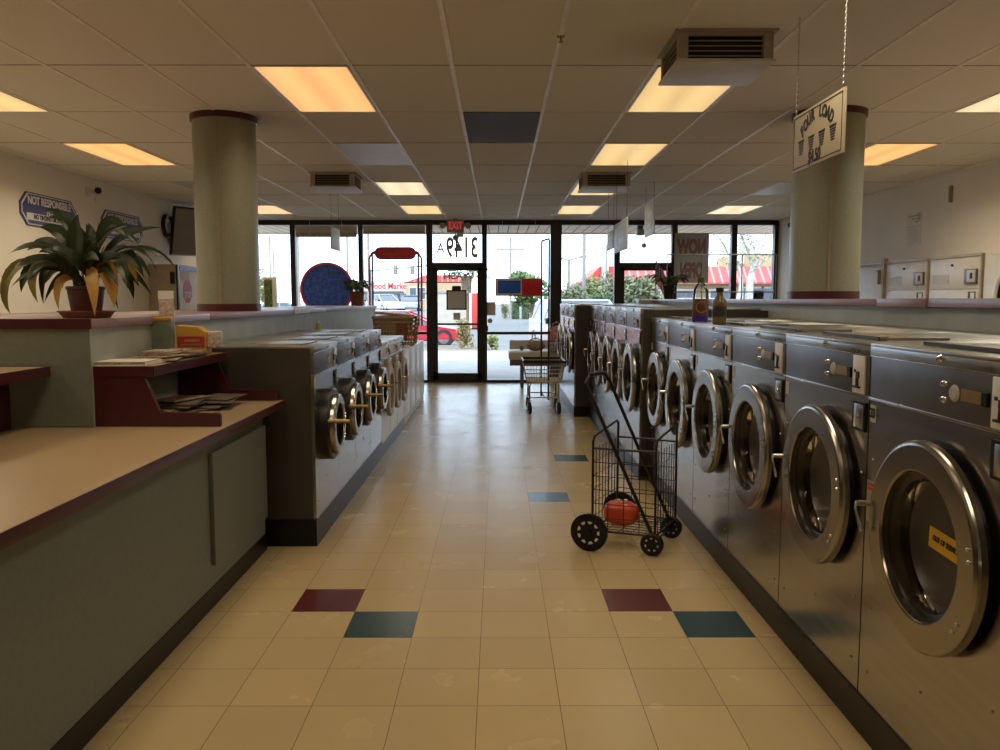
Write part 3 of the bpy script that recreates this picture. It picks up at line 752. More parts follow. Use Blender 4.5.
for i in range(1, 3): dup(a, (-1.10, SB[i] + .600, 0), labs[i])
# extras on number 33
tg = MB(); lettering(tg, '33', .044, (-.0035, .808 - .032, 1.159 - .047), (0, -1, 0), (0, 0, 1), .0015, sx=.8); part(w33, 'tag_number', tg, 'ink')
nt_ = part(w33, 'note', MB().box(-.002, 0, -.10, .075, -.030, .030), 'yellow_note', 'yellow taped note', loc=(-.016, .288, .815)); nt_.rotation_euler.x = math.radians(3)
tx = MB(); lettering(tx, 'OUT OF SERVICE', .024, (-.003, -.012, .002), (0, -1, 0), (0, 0, 1), .0, sx=.72); part(nt_, 'note_writing', tx, 'ink')
for (y0, y1, z0, z1) in ((.735, .798, .80, .885), (.735, .795, .745, .795), (.69, .732, .80, .85)): part(w33, 'sticker', MB().box(-.002, 0, y0, y1, z0, z1), 'sticker', 'paper warning sticker')
for s_, z in ((1, .87), (1, .855)):
    part(w33, 'sticker_print', MB().box(-.0028, -.0018, .742, .79, z, z + .008), 'red_label')

# white top-loaders at the end of the left row
labs = ['plain white top-loading washer under the tan basket, first of the white ones', 'plain white top-loading washer second of the white ones on the left', 'plain white top-loading washer third of the white ones on the left', 'plain white top-loading washer at the far left row end by the windows']
for i in range(4):
    y = 9.478 + .658 * i
    t = thing('washing_machine', labs[i], 'washing machine', (-1.10, y, 0), 0, 'white top-loading washers')
    part(t, 'cabinet', MB().box(-.70, 0, .004, .652, .10, .865, .012), 'white')
    part(t, 'base_skirt', MB().box(-.68, -.012, .006, .65, .005, .10), 'vent_plate')
    part(t, 'top', MB().box(-.70, .004, .002, .654, .865, .89, .008), 'white')
    part(t, 'lid', MB().box(-.50, -.05, .07, .585, .89, .898, .003), 'white')
# plinths
struct('baseboard_right', MB().box(1.244, 2.2, -1.0, 6.655, 0, .131).box(1.16, 2.13, 6.655, 10.345, 0, .131).box(.965, 2.1, 10.345, 12.76, 0, .131), 'black')
struct('baseboard_left', MB().box(-1.88, -1.096, 4.845, 7.662, 0, .161).box(-1.86, -1.096, 7.662, 9.475, 0, .12), 'black')
# filler panel between middle block and partition
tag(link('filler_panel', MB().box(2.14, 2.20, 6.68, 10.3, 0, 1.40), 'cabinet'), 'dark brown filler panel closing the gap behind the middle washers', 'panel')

# ================================================================== DRYERS on the right wall
def dryer(label, y0, w, kind):
    t = thing('tumble_dryer', label, 'dryer', (XR - .16, y0, 0), 0, 'white dryers along the right wall')
    part(t, 'cabinet', MB().box(0, .155, .006, w - .006, 0, 1.93, .006), 'white')
    part(t, 'trim_frame', MB().box(-.012, .02, -.004, .014, .08, 1.95).box(-.012, .02, 0, w, 1.93, 1.955), 'beige')
    part(t, 'control_panel', MB().box(-.010, .005, .03, w - .03, 1.60, 1.91, .004), 'white')
    part(t, 'label_plate', MB().box(-.014, -.008, w - .42, w - .10, 1.655, 1.755), 'vent_plate')
    c = part(t, 'coin_box', MB().box(-.03, -.008, .05, .27, 1.65, 1.80, .004), 'panel'); part(c, 'coin_plate', MB().box(-.04, -.028, .06, .20, 1.665, 1.79, .003), 'vent_plate'); part(c, 'coin_lever', MB().box(-.05, -.04, .10, .13, 1.70, 1.76), 'ink')
    part(t, 'lower_panel', MB().box(-.010, .005, .03, w - .03, 1.35, 1.585, .004), 'white')
    c = part(t, 'lint_latch', MB().box(-.018, -.008, .08, .20, 1.47, 1.57), 'black'); part(c, 'latch_tab', MB().box(-.024, -.016, .08, .15, 1.48, 1.56), 'white')
    part(t, 'knob', MB().lathe([(0, .02), (.01, .018), (.013, 0)], (-.010, w * .52, 1.85), (-1, 0, 0), 12), 'ink')
    d = part(t, 'door', MB().lathe([(.22, .0), (.23, .04), (.25, .05), (.31, .045), (.33, .02), (.33, 0)], (-.0, w / 2, .85), (-1, 0, 0), 40), 'white')
    part(d, 'glass', MB().lathe([(.23, .03), (.15, .01), (0, 0)], (-.005, w / 2, .85), (-1, 0, 0), 32), 'dark_glass')
dryer('white coin dryer right of the wall cabinet door, farther of two', 9.22, 1.0, 0)
dryer('white coin dryer nearer to the camera, left of the dark porthole', 8.19, 1.0, 0)
t = thing('tumble_dryer', 'white dryer with large dark porthole cut by the right photo edge', 'dryer', (XR - .16, 7.10, 0), 0, 'white dryers along the right wall')
part(t, 'cabinet', MB().box(0, .155, .006, 1.06, 0, 1.93, .006), 'white')
pc = atx(1003, 284, XR - .2)
d = part(t, 'door', MB().lathe([(.30, .0), (.31, .05), (.33, .06), (.38, .05), (.40, .02), (.40, 0)], (0, pc[1] - 7.10 - .22, 1.50), (-1, 0, 0), 48), 'white')
part(d, 'glass', MB().lathe([(.31, .035), (.2, .01), (0, 0)], (-.004, pc[1] - 7.10 - .22, 1.50), (-1, 0, 0), 40), 'black')
t = thing('wall_cabinet', 'tall white cabinet with a plain door beside the right pillar', 'cabinet', (XR - .16, 10.25, 0))
part(t, 'cabinet_body', MB().box(0, .155, 0, 1.7, 0, 1.93, .006), 'white')
dd = part(t, 'door', MB().box(-.018, 0, .03, 1.2, .12, 1.90, .004), 'white'); part(dd, 'handle', MB().box(-.06, -.018, .06, .08, 1.68, 1.86, .004).box(-.065, -.05, .06, .13, 1.83, 1.855, .004), 'column_strip')
part(t, 'trim_edge', MB().box(-.03, .02, -.02, .02, .08, 2.0).box(-.03, .02, 0, 1.7, 1.93, 1.955), 'beige')

def wall_sheet(name, lab, cat, px0, px1, py0, py1, X, dark):
    a, b = atx(px0, py0, X), atx(px1, py0, X); c = atx((px0 + px1) / 2, py1, X); d_ = atx((px0 + px1) / 2, py0, X)
    y0, y1 = min(a[1], b[1]), max(a[1], b[1])
    t = thing(name, lab, cat, (X, (y0 + y1) / 2, c[2])); h = d_[2] - c[2]; w = (y1 - y0) / 2
    part(t, 'sheet', MB().box(-.004, 0, -w, w, 0, h), 'white_paper')
    p = MB()
    for i in range(3): p.box(-.006, -.003, -w * .7, w * .75 - i * .08, h * (.86 - i * .09), h * (.90 - i * .09))
    p.box(-.006, -.003, -w * .85, -w * .6, h * .72, h * .95)
    p.box(-.006, -.003, -w * .9, w * .9, h * .55, h * .56)
    part(t, 'print', p, 'decal')
    p2 = MB()
    for i in range(6): p2.box(-.0055, -.003, -w * .8, w * .8, h * (.46 - i * .07), h * (.47 - i * .07))
    part(t, 'small_print', p2, 'vent_plate')
wall_sheet('notice_sheet', 'white printed notice sheet taped on the right wall above the dryers', 'notice', 907.5, 922, 212, 245, XR - .001, 0)
q = atx(952, 194, XR)
tag(link('wall_bracket', MB().box(-.03, 0, -.02, .02, -.09, .09, .004), 'column_strip', loc=(XR, q[1], q[2])), 'small tan bracket high on the right wall', 'bracket')
q = aty(789, 225, 13.6)
t = thing('security_camera', 'small dark security camera on the right wall near the window', 'camera', (XR, 13.6, q[2]))
part(t, 'mount', MB().box(-.05, 0, -.03, .03, -.05, .05, .005), 'white'); part(t, 'camera_body', MB().cyl((-.05, 0, .02), (-.22, -.08, -.01), .04, seg=16), 'panel')
tag(link('wall_vent', MB().box(-.02, 0, -.35, .35, -.20, .20).box(-.03, -.018, -.33, -.28, -.19, .19).box(-.03, -.018, -.2, -.14, -.19, .19).box(-.03, -.018, -.05, .02, -.19, .19).box(-.03, -.018, .1, .16, -.19, .19).box(-.03, -.018, .26, .33, -.19, .19), ['vent_plate'], loc=(XR, 13.3, aty(787, 292, 13.3)[2])), 'small grey louvered plate low on the right wall beside the pillar', 'vent')

# ================================================================== LEFT WALL things
def blue_sign(label, ya, yb, zc, h, lines):
    t = thing('wall_sign', label, 'sign', (XL, (ya + yb) / 2, zc)); w = (yb - ya) / 2
    def octo(k, kh): 
        W, H, c = w * k, h / 2 * kh, .11
        return [(-W + c, -H), (W - c, -H), (W, -H + c), (W, H - c), (W - c, H), (-W + c, H), (-W, H - c), (-W, -H + c)]
    part(t, 'border', MB().prism(octo(1, 1), (.012, 0, 0), u=(0, 1, 0)), 'blue')
    part(t, 'white_line', MB().prism(octo(.965, .93), (.004, 0, 0), org=(.010, 0, 0), u=(0, 1, 0)), 'sign_white')
    part(t, 'field', MB().prism(octo(.935, .87), (.004, 0, 0), org=(.0125, 0, 0), u=(0, 1, 0)), 'blue')
    part(t, 'white_band', MB().box(.015, .019, -w * .82, w * .82, -h * .33, -h * .12), 'sign_white')
    for body, sz, z, ink, sx in lines:
        part(t, 'lettering', lettering(MB(), body, sz, (.020 if ink == 'ink' else .018, 0, z), (0, 1, 0), (0, 0, 1), .003, sx=sx), ink)
zc = 2.40
blue_sign('blue eight-sided sign reading NOT RESPONSIBLE, above the peace lily', 8.19, 9.27, zc, .335, [('NOT RESPONSIBLE', .112, .085, 'sign_white', .88), ('FOR', .085, -.012, 'sign_white', .9), ('NO TINTING OR DYEING', .066, -.076, 'ink', .85)])
blue_sign('blue eight-sided Spanish sign reading NO RESPONSABLES, nearer the wall clock', 9.86, 10.98, zc, .335, [('NO RESPONSABLES', .108, .085, 'sign_white', .86), ('DE', .082, -.012, 'sign_white', .9)])
q = atx(87.5, 190, XL)
t = thing('security_camera', 'small white security camera with black lens above the blue signs', 'camera', (XL, q[1], q[2] - .02))
part(t, 'mount', MB().lathe([(.06, 0), (.06, .015), (.03, .02), (.02, .06)], (0, 0, 0), (1, 0, 0), 16), 'white')
part(t, 'camera_head', MB().ball((.11, .0, .0), .052, 2).cyl((.11, 0, -.06), (.11, 0, -.11), .03, seg=12), 'white'); part(t, 'lens', MB().ball((.135, -.03, .01), .04, 2), 'black')
q = atx(166, 226, XL)
t = thing('wall_clock', 'round black rimmed wall clock left of the television', 'clock', (XL, q[1], q[2]))
part(t, 'rim', MB().lathe([(.135, .02), (.14, .05), (.155, .055), (.165, .04), (.168, 0), (0, 0)], (0, 0, 0), (1, 0, 0), 36), 'black')
part(t, 'face', MB().lathe([(0, .022), (.137, .022)], (0, 0, 0), (1, 0, 0), 36), 'clock_face')
part(t, 'hour_hand', MB().prism([(-.004, -.02), (.004, -.02), (.045, .055), (.037, .06)], (.004, 0, 0), org=(.026, 0, 0), u=(0, 1, 0)), 'ink'); part(t, 'minute_hand', MB().prism([(-.004, -.02), (.004, -.02), (-.085, .06), (-.09, .053)], (.004, 0, 0), org=(.031, 0, 0), u=(0, 1, 0)), 'ink')
tk = MB()
for i in range(12): tk.box(.022, .026, -.004 + .115 * math.sin(i * PI / 6), .004 + .115 * math.sin(i * PI / 6), .115 * math.cos(i * PI / 6) - .01, .115 * math.cos(i * PI / 6) + .01)
part(t, 'hour_marks', tk, 'ink')
# television, tilted down and turned towards the counter
t = thing('television', 'wall mounted flat television tilted down beside the left pillar', 'television', (XL + .42, 12.1, 2.46))
tv = Matrix.Rotation(math.radians(-38), 4, 'Z') @ Matrix.Rotation(math.radians(12), 4, 'Y')
def tvp(mb): mb.bm.transform(tv); return mb
part(t, 'housing', tvp(MB().box(-.03, .03, -.50, .50, -.345, .345, .01)), 'black')
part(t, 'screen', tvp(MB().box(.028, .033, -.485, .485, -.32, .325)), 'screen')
part(t, 'bezel_strip', tvp(MB().box(.028, .036, -.495, .495, -.342, -.322)), 'vent_plate')
part(t, 'wall_bracket', MB().box(-.40, -.02, -.05, .05, -.06, .06).box(-.415, -.39, -.2, .2, -.2, .2), 'black')
# vending machine against the left wall
t = thing('vending_machine', 'tall beige vending machine with white front and red eight-sided sticker, below the clock', 'vending machine', (XL, 11.12, 0))
part(t, 'cabinet', MB().box(.005, .375, 0, .95, .06, 1.965, .008), 'beige')
part(t, 'front_panel', MB().box(.375, .395, .07, .94, .07, 1.95, .003), 'white_paper')
part(t, 'door_edge', MB().box(.375, .397, .0, .07, .07, 1.96, .003), 'black')
part(t, 'lock', MB().box(.30, .36, -.014, .0, 1.70, 1.86, .004), 'black')
part(t, 'feet', MB().box(.02, .35, .02, .93, 0, .06), 'black')
part(t, 'blue_band', MB().box(.394, .399, .08, .93, 1.88, 1.94), 'neon_blue')
part(t, 'pink_notice', MB().box(.394, .398, .12, .42, 1.76, 1.87), 'leaflet')
oc = [(.17 * math.cos(PI / 8 + i * PI / 4), .17 * math.sin(PI / 8 + i * PI / 4)) for i in range(8)]
st = part(t, 'sticker', MB().prism(oc, (.004, 0, 0), org=(.394, .34, 1.60), u=(0, 1, 0)), 'red_label')
p = MB(); lettering(p, 'STOP', .12, (.400, .34, 1.55), (0, 1, 0), (0, 0, 1), .003, sx=.85); part(st, 'sticker_letters', p, 'sign_white')
# fluted beige panel joints on the wall
struct('trim_6', MB().box(XL, XL + .006, YB, YF, 1.355, 1.362), 'wall')

# ================================================================== PEACE LILY
PY = 4.02
pc = aty(87, 317.5, PY)
t = thing('potted_plant', 'large peace lily with drooping yellowed leaves in dark red pot on partition', 'plant', (pc[0], PY, 1.402))
SC = PY / F * 1.0
def lp(px, py, dy=0.):
    v = aty(px, py, PY); return Vector((v[0] - pc[0], dy, v[2] - 1.402))
part(t, 'saucer', MB().lathe([(0, 0), (.105, 0), (.125, .028), (.131, .030), (.131, .034), (.122, .032), (.10, .008), (0, .008)], (0, 0, 0), seg=32), 'saucer')
part(t, 'pot', MB().lathe([(0, .010), (.066, .010), (.084, .135), (.088, .137), (.088, .150), (.080, .152), (.076, .13), (0, .128)], (0, 0, 0), seg=32), 'maroon_pot')
part(t, 'soil', MB().lathe([(0, .136), (.04, .135), (.075, .131)], (0, 0, 0), seg=24), 'soil')
rnd = random.Random(11)
# (control points in photo px relative to plant plane, dy bow, width m)
GREEN = [([(86, 285), (62, 238), (38, 236), (20, 250)], .06, .062), ([(84, 285), (52, 245), (28, 262), (27, 293)], -.05, .06), ([(85, 286), (60, 258), (42, 268), (32, 285)], .10, .040),
  ([(86, 285), (84, 240), (62, 200), (35, 212)], .05, .044), ([(86, 284), (74, 232), (54, 226), (43, 228)], -.03, .060), ([(87, 284), (80, 250), (80, 232), (84, 216)], -.06, .075), ([(87, 284), (92, 250), (92, 238), (82, 222)], .06, .07),
  ([(89, 284), (102, 236), (120, 228), (150, 225)], .12, .045), ([(88, 284), (100, 214), (118, 216), (132, 238)], -.05, .075), ([(90, 284), (116, 238), (150, 240), (171, 266)], .05, .030), ([(90, 285), (112, 238), (132, 244), (148, 278)], -.04, .062),
  ([(90, 286), (118, 246), (132, 262), (137, 289)], -.10, .055), ([(90, 286), (106, 250), (120, 260), (130, 286)], .10, .055), ([(86, 285), (66, 258), (44, 256), (26, 268)], -.10, .066), ([(86, 286), (64, 256), (52, 258), (44, 280)], -.13, .06),
  ([(88, 286), (100, 262), (104, 250), (112, 244)], -.13, .07), ([(86, 285), (72, 250), (64, 246), (48, 244)], .15, .065), ([(88, 284), (96, 258), (110, 246), (130, 246)], .16, .06), ([(87, 285), (86, 262), (78, 250), (66, 252)], -.16, .075), ([(88, 285), (92, 262), (100, 254), (116, 262)], -.17, .07),
  ([(87, 284), (84, 256), (90, 240), (100, 232)], .02, .06), ([(87, 285), (76, 262), (60, 262), (50, 300)], .04, .045), ([(88, 285), (110, 258), (122, 270), (122, 300)], .13, .05)]
gm = MB()
GREEN = GREEN + [([(x + rnd.uniform(-9, 9) * (i_ / 3), y + rnd.uniform(-4, 12) * (i_ / 3)) for i_, (x, y) in enumerate(p_)], -dy_ + rnd.uniform(-.06, .06), w_ * rnd.uniform(.5, .72)) for p_, dy_, w_ in GREEN]
for pts, dy, w in GREEN:
    P = [lp(x, y) for x, y in pts]
    for i, f in enumerate((0, .35, .8, 1.0)): P[i].y = dy * f
    P[0].z = .14; P[0].x = rnd.uniform(-.04, .04); P[0].y = rnd.uniform(-.03, .03)
    gm.leafstrip(P, w * 1.1, .14, side=(rnd.uniform(-.5, .5), -1, rnd.uniform(.15, 1.1)))
part(t, 'foliage', gm, 'leaf')
sm = MB()
for i in range(34):
    a = rnd.uniform(0, 2 * PI); e = rnd.uniform(.05, .16)
    sm.tube([(rnd.uniform(-.05, .05), rnd.uniform(-.05, .05), .13), (math.cos(a) * e * .5, math.sin(a) * e * .6, .22), (math.cos(a) * e, math.sin(a) * e * .9, rnd.uniform(.27, .36))], [.0035, .003, .002], 5)
part(t, 'stems', sm, 'leaf')
YEL = [([(84, 285), (22, 226), (-2, 286), (18, 314)], -.06, .052, 'leaf_olive'), ([(84, 284), (52, 246), (36, 268), (54, 303)], -.14, .055, 'leaf_olive'), ([(83, 285), (72, 268), (62, 280), (70, 310)], -.10, .045, 'leaf_yellow'),
       ([(94, 288), (100, 262), (108, 268), (111, 316)], -.16, .070, 'leaf_yellow'), ([(92, 284), (112, 246), (124, 276), (126, 307)], -.12, .085, 'leaf_yellow'), ([(90, 284), (106, 246), (128, 252), (134, 284)], .04, .05, 'leaf_yellow')]
for pts, dy, w, m_ in YEL:
    P = [lp(x, y) for x, y in pts]
    for i, f in enumerate((0, .5, .9, 1.0)): P[i].y = dy * f
    P[0] = Vector((rnd.uniform(-.03, .03), -.02, .14))
    part(t, 'drooping_leaf', MB().leafstrip(P, w, .12, side=(0, -1, .15)), m_, 'yellowed drooping leaf')

def small_plant(name, label, base, pot_r, pot_h, potm, lw, n, reach, seed, up=.7):
    t = thing(name, label, 'plant', base); r_ = random.Random(seed)
    part(t, 'pot', MB().lathe([(0, 0), (pot_r * .78, 0), (pot_r, pot_h * .82), (pot_r * 1.08, pot_h * .84), (pot_r * 1.08, pot_h), (pot_r * .95, pot_h), (pot_r * .9, pot_h * .9), (0, pot_h * .88)], seg=24), potm)
    m = MB()
    for i in range(n):
        a = 2 * PI * i / n + r_.uniform(-.3, .3); L_ = reach * r_.uniform(.6, 1.05); h = L_ * up * r_.uniform(.7, 1.3)
        dx, dy = math.cos(a), math.sin(a)
        m.leafstrip([(dx * .02, dy * .02, pot_h * .9), (dx * L_ * .35, dy * L_ * .35, pot_h + h), (dx * L_ * .8, dy * L_ * .8, pot_h + h * .9), (dx * L_, dy * L_, pot_h + h * r_.uniform(-.1, .6))], lw, .2, 8)
    part(t, 'foliage', m, 'leaf_small')
q = aty(357, 304, 11.6)
small_plant('potted_plant', 'small bushy plant in terracotta pot beside the round blue window sign', (q[0], 11.6, 1.402), .10, .20, 'terracotta', .06, 44, .24, 3, .75)
q = aty(668.5, 298, 10.9)
small_plant('potted_plant', 'small leafy plant in black pot beside the little flag', (q[0], 10.9, 1.494), .075, .18, 'black', .085, 20, .27, 5, .55)

# little flag on a stick standing on the far end of the right partition
q = aty(655.5, 262, 11.45)
t = thing('flag', 'small draped american stick flag standing on the far right partition', 'flag', (q[0], 11.45, 1.494))
hz = q[2] - 1.494
part(t, 'stick', MB().cyl((0, 0, 0), (0, 0, hz + .03), .006, seg=8), 'brass').rotation_euler.y = .03
part(t, 'stick_base', MB().lathe([(0, 0), (.05, 0), (.045, .015), (.012, .03), (0, .03)], seg=16), 'black')
fg = MB(); W_, H_ = .34, .34
nu, nv = 26, 26
def fpt(u, v):
    dr = u * .30
    return Vector((u * W_ * .50 + .02 * math.sin(v * 3) * u, .03 * math.sin(u * 9 + v * 2), hz - v * H_ * .9 - dr * (0.55 + .3 * u) + .02))
vs = [[fg.bm.verts.new(fpt(i / nu, j / nv)) for j in range(nv + 1)] for i in range(nu + 1)]
for i in range(nu):
    for j in range(nv):
        f = fg.bm.faces.new((vs[i][j], vs[i + 1][j], vs[i + 1][j + 1], vs[i][j + 1]))
        f.material_index = 2 if (i < nu * .42 and j < nv * .54) else (0 if (j // 2) % 2 == 0 else 1)
st_ = part(t, 'cloth', fg, ['flag_red', 'sign_white', 'flag_blue'])
stars = MB()
for i in range(3):
    for j in range(4):
        p_ = fpt(.07 + i * .12, .07 + j * .12); stars.lathe([(0, .004), (.010, .002)], (p_.x, p_.y - .004, p_.z), (0, -1, 0), 5)
part(st_, 'stars', stars, 'sign_white')

# ================================================================== THINGS ON THE COUNTER SHELF
zs = 1.181
q = atz(112, 360, zs)
t = thing('binder', 'flat white binder lying on the near end of the brochure shelf', 'binder', (-1.765, 3.90, zs), math.radians(2))
part(t, 'cover', MB().box(-.12, .12, -.10, .10, 0, .004).box(-.12, .12, -.10, .10, .018, .021).box(.116, .12, -.10, .10, 0, .021), 'white_paper'); part(t, 'pages', MB().box(-.118, .115, -.096, .096, .004, .018), 'leaflet')
rnd = random.Random(5)
for i in range(13):
    x = rnd.uniform(-1.79, -1.68); y = 4.08 + i * .034 + rnd.uniform(-.01, .01)
    o = link('magazine', MB().box(-.075, .075, -.10, .10, 0, .005, .001).box(-.065, .065, -.09, .09, .005, .0055), 'magazine' if i % 3 else 'leaflet', loc=(x, y, zs + .001 + (i % 7) * .0064), rotz=rnd.uniform(-.25, .25))
    tag(o, 'thin printed magazine in the loose spread on the upper brochure shelf', 'magazine', 'magazines spread on the upper shelf')
for i in range(12):
    x = rnd.uniform(-1.71, -1.54); y = 4.02 + i * .046 + rnd.uniform(-.02, .02)
    m = MB(); m.box(-.10, .10, -.14, .14, 0, .006, .001)
    bmv = m.bm
    for v in bmv.verts: v.co.z += .004 * math.sin(v.co.x * 14 + i)
    o = link('magazine', m, 'magazine_dark' if i % 3 else 'magazine', loc=(x, y, .912 + (i % 7) * .0085), rotz=rnd.uniform(-.35, .35))
    tag(o, 'dog-eared newspaper in the heap under the brochure shelf', 'newspaper', 'newspapers heaped under the shelf')
t = thing('soap_carton', 'yellow carton with red label standing on the brochure shelf', 'carton', (-1.725, 4.63, zs), math.radians(8))
part(t, 'box', MB().prism([(-.075, 0), (.085, 0), (.085, .125), (.04, .155), (-.075, .165)], (0, .14, 0), org=(0, -.07, 0)), 'yellow_box')
lb = part(t, 'label_panel', MB().box(-.068, .078, -.074, -.069, .045, .105), 'red_label'); part(lb, 'label_lines', MB().box(-.03, .05, -.076, -.073, .075, .088).box(-.05, .06, -.076, -.073, .055, .060), 'gold')
part(t, 'open_flap', MB().box(.085, .155, -.05, .06, .04, .13, .01), 'leaflet', 'torn pale open end')
t = thing('paper_bag', 'grey green paper bag standing upright beside the yellow carton', 'bag', (-1.84, 4.47, zs), math.radians(10))
part(t, 'bag_body', MB().prism([(-.05, 0), (.05, 0), (.065, .10), (.06, .20), (-.07, .20), (-.055, .10)], (0, .07, 0), org=(0, -.035, 0)), 'green_bag'); part(t, 'rolled_top', MB().box(-.072, .062, -.04, .04, .195, .215, .006), 'yellow_box')
t = thing('brochure', 'tall pinkish leaflet standing behind the grey green bag', 'leaflet', (-1.845, 4.545, zs))
part(t, 'sheet', MB().box(-.03, .05, -.004, .004, 0, .355), 'leaflet'); part(t, 'top_band', MB().box(-.031, .051, -.006, .005, .31, .357), 'white_paper')
q = atz(184, 349, zs)
tag(link('note_card', MB().prism([(-.032, 0), (.032, 0), (.032, .045), (-.032, .05)], (0, .004, 0)), 'card', loc=(-1.72, 4.38, zs + .002), rotz=.05), 'small tan card propped up before the grey green bag', 'card')
q = atx(317, 330, -1.6)
t = thing('spray_tube', 'lime green tube standing on the left washers before the partition', 'bottle', (-1.70, 7.75, 1.082))
part(t, 'tube_body', MB().lathe([(0, 0), (.022, 0), (.024, .02), (.024, .17), (.018, .19), (0, .192)], seg=20), 'lime'); part(t, 'cap', MB().lathe([(.014, .19), (.014, .21), (0, .212)], seg=16), 'white')

# laundry basket on the white washers
t = thing('laundry_basket', 'tan woven plastic laundry basket on the white top-loading washers', 'basket', (-1.345, 10.85, .90))
bk = MB(); bw, bd, bh = .275, .20, .34
def rim(z, k): return [(-bw * k, -bd * k, z), (bw * k, -bd * k, z), (bw * k, bd * k, z), (-bw * k, bd * k, z)]
for z, k in ((.01, .88), (.06, .89), (.12, .91), (.18, .94), (.24, .96), (.30, .98)):
    P = rim(z, k); 
    for a in range(4): bk.tube([P[a], P[(a + 1) % 4]], .012, 6)
for sy in (-1, 1):
    for i in range(15):
        u = -1 + 2 * i / 14; bk.tube([(bw * .88 * u, sy * bd * .88, 0), (bw * u, sy * bd, bh)], .010, 5)
for sx in (-1, 1):
    for i in range(11):
        u = -1 + 2 * i / 10; bk.tube([(sx * bw * .88, bd * .88 * u, 0), (sx * bw, bd * u, bh)], .010, 5)
bk.box(-bw * .88, bw * .88, -bd * .88, bd * .88, 0, .01)
part(t, 'lattice_body', bk, 'basket')
rm = MB()
for a in ((-1, -1, 1, -1), (1, -1, 1, 1), (1, 1, -1, 1), (-1, 1, -1, -1)):
    x0, x1 = sorted((a[0] * bw, a[2] * bw)); y0, y1 = sorted((a[1] * bd, a[3] * bd)); rm.box(x0 - .02, x1 + .02, y0 - .02, y1 + .02, bh, bh + .035, .008)
part(t, 'rim', rm, 'basket')
nr = part(t, 'nested_rim', MB().box(-.27, .22, -.17, .17, -.012, .018, .008), 'basket', loc=(-.0, 0, bh + .052)); nr.rotation_euler.y = math.radians(5)
ib = MB().box(-.22, .20, -.14, .15, .10, .38, .03); part(t, 'liner', ib, 'card', 'tan cloth showing above the rim')
part(t, 'side_panel', MB().box(.02, .16, -bd - .003, -bd * .9, .06, .28), 'terracotta', 'reddish handle panel')

# ================================================================== BOTTLES on the right washers
zt1 = 1.346
t = thing('bottle', 'amber brown bottle with black cap standing on the washers', 'bottle', (1.296, 4.80, zt1))
part(t, 'bottle_body', MB().lathe([(0, 0), (.036, 0), (.040, .006), (.040, .115), (.037, .135), (.024, .158), (.019, .17), (.019, .195), (0, .196)], seg=28), 'bottle_brown')
part(t, 'label', MB().lathe([(.0405, .045), (.0408, .046), (.0408, .105), (.0405, .106)], seg=28), 'bottle_label'); part(t, 'cap', MB().lathe([(.021, .188), (.022, .19), (.022, .212), (0, .214)], seg=20), 'black')
t = thing('detergent_bottle', 'clear detergent bottle with dark and purple label standing on the washers', 'bottle', (1.292, 5.24, zt1), math.radians(0))
part(t, 'bottle_body', MB().lathe([(0, 0), (.046, 0), (.050, .01), (.050, .155), (.046, .20), (.030, .235), (.018, .25), (.018, .262), (0, .263)], seg=28), 'plastic_clear')
part(t, 'label', MB().lathe([(.0505, .04), (.0510, .041), (.0510, .149), (.0505, .15)], seg=28), 'det_label'); part(t, 'purple_band', MB().lathe([(.0515, .004), (.0515, .042)], seg=28), 'purple')
cc = MB().tube([(.02 + .030 * math.cos(a), -.0525 + .006 * abs(math.cos(a)), .095 + .032 * math.sin(a)) for a in [i * 2 * PI / 20 - .0 for i in range(20)]], .004, 6, closed=True)
part(t, 'label_emblem', MB().tube([(-.005 + .030 * math.cos(a), -math.sqrt(.0525 ** 2 - (-.005 + .030 * math.cos(a)) ** 2), .095 + .034 * math.sin(a)) for a in [i * 2 * PI / 24 for i in range(24)]], .004, 6, closed=True), 'gold')
part(t, 'cap', MB().lathe([(.02, .255), (.022, .257), (.022, .282), (0, .283)], seg=18), 'green_cap')
# papers / opened lids lying on the tops
for (x, y, w, l, a, lab) in ((1.80, 4.75, .12, .20, .1, 'white paper lying behind the amber bottle on the washers'), (1.82, 5.45, .10, .2, -.1, 'white paper lying behind the purple labelled detergent bottle')):
    tag(link('paper_sheet', MB().box(-w, w, -l, l, 0, .004), 'white_paper', loc=(x, y, zt1 + .001), rotz=a), lab, 'paper')
# white board / box at the partition's far end
q = aty(657, 303, 11.9)
t = thing('storage_box', 'low white box lying before the little flag on the far washers', 'box', (q[0] - .1, 11.7, 1.426))
part(t, 'box_body', MB().box(-.22, .22, -.12, .12, 0, .062, .005), 'white'); part(t, 'knob', MB().lathe([(0, .02), (.014, .018), (.016, 0)], (.12, 0, .062), (0, 0, 1), 12), 'black')

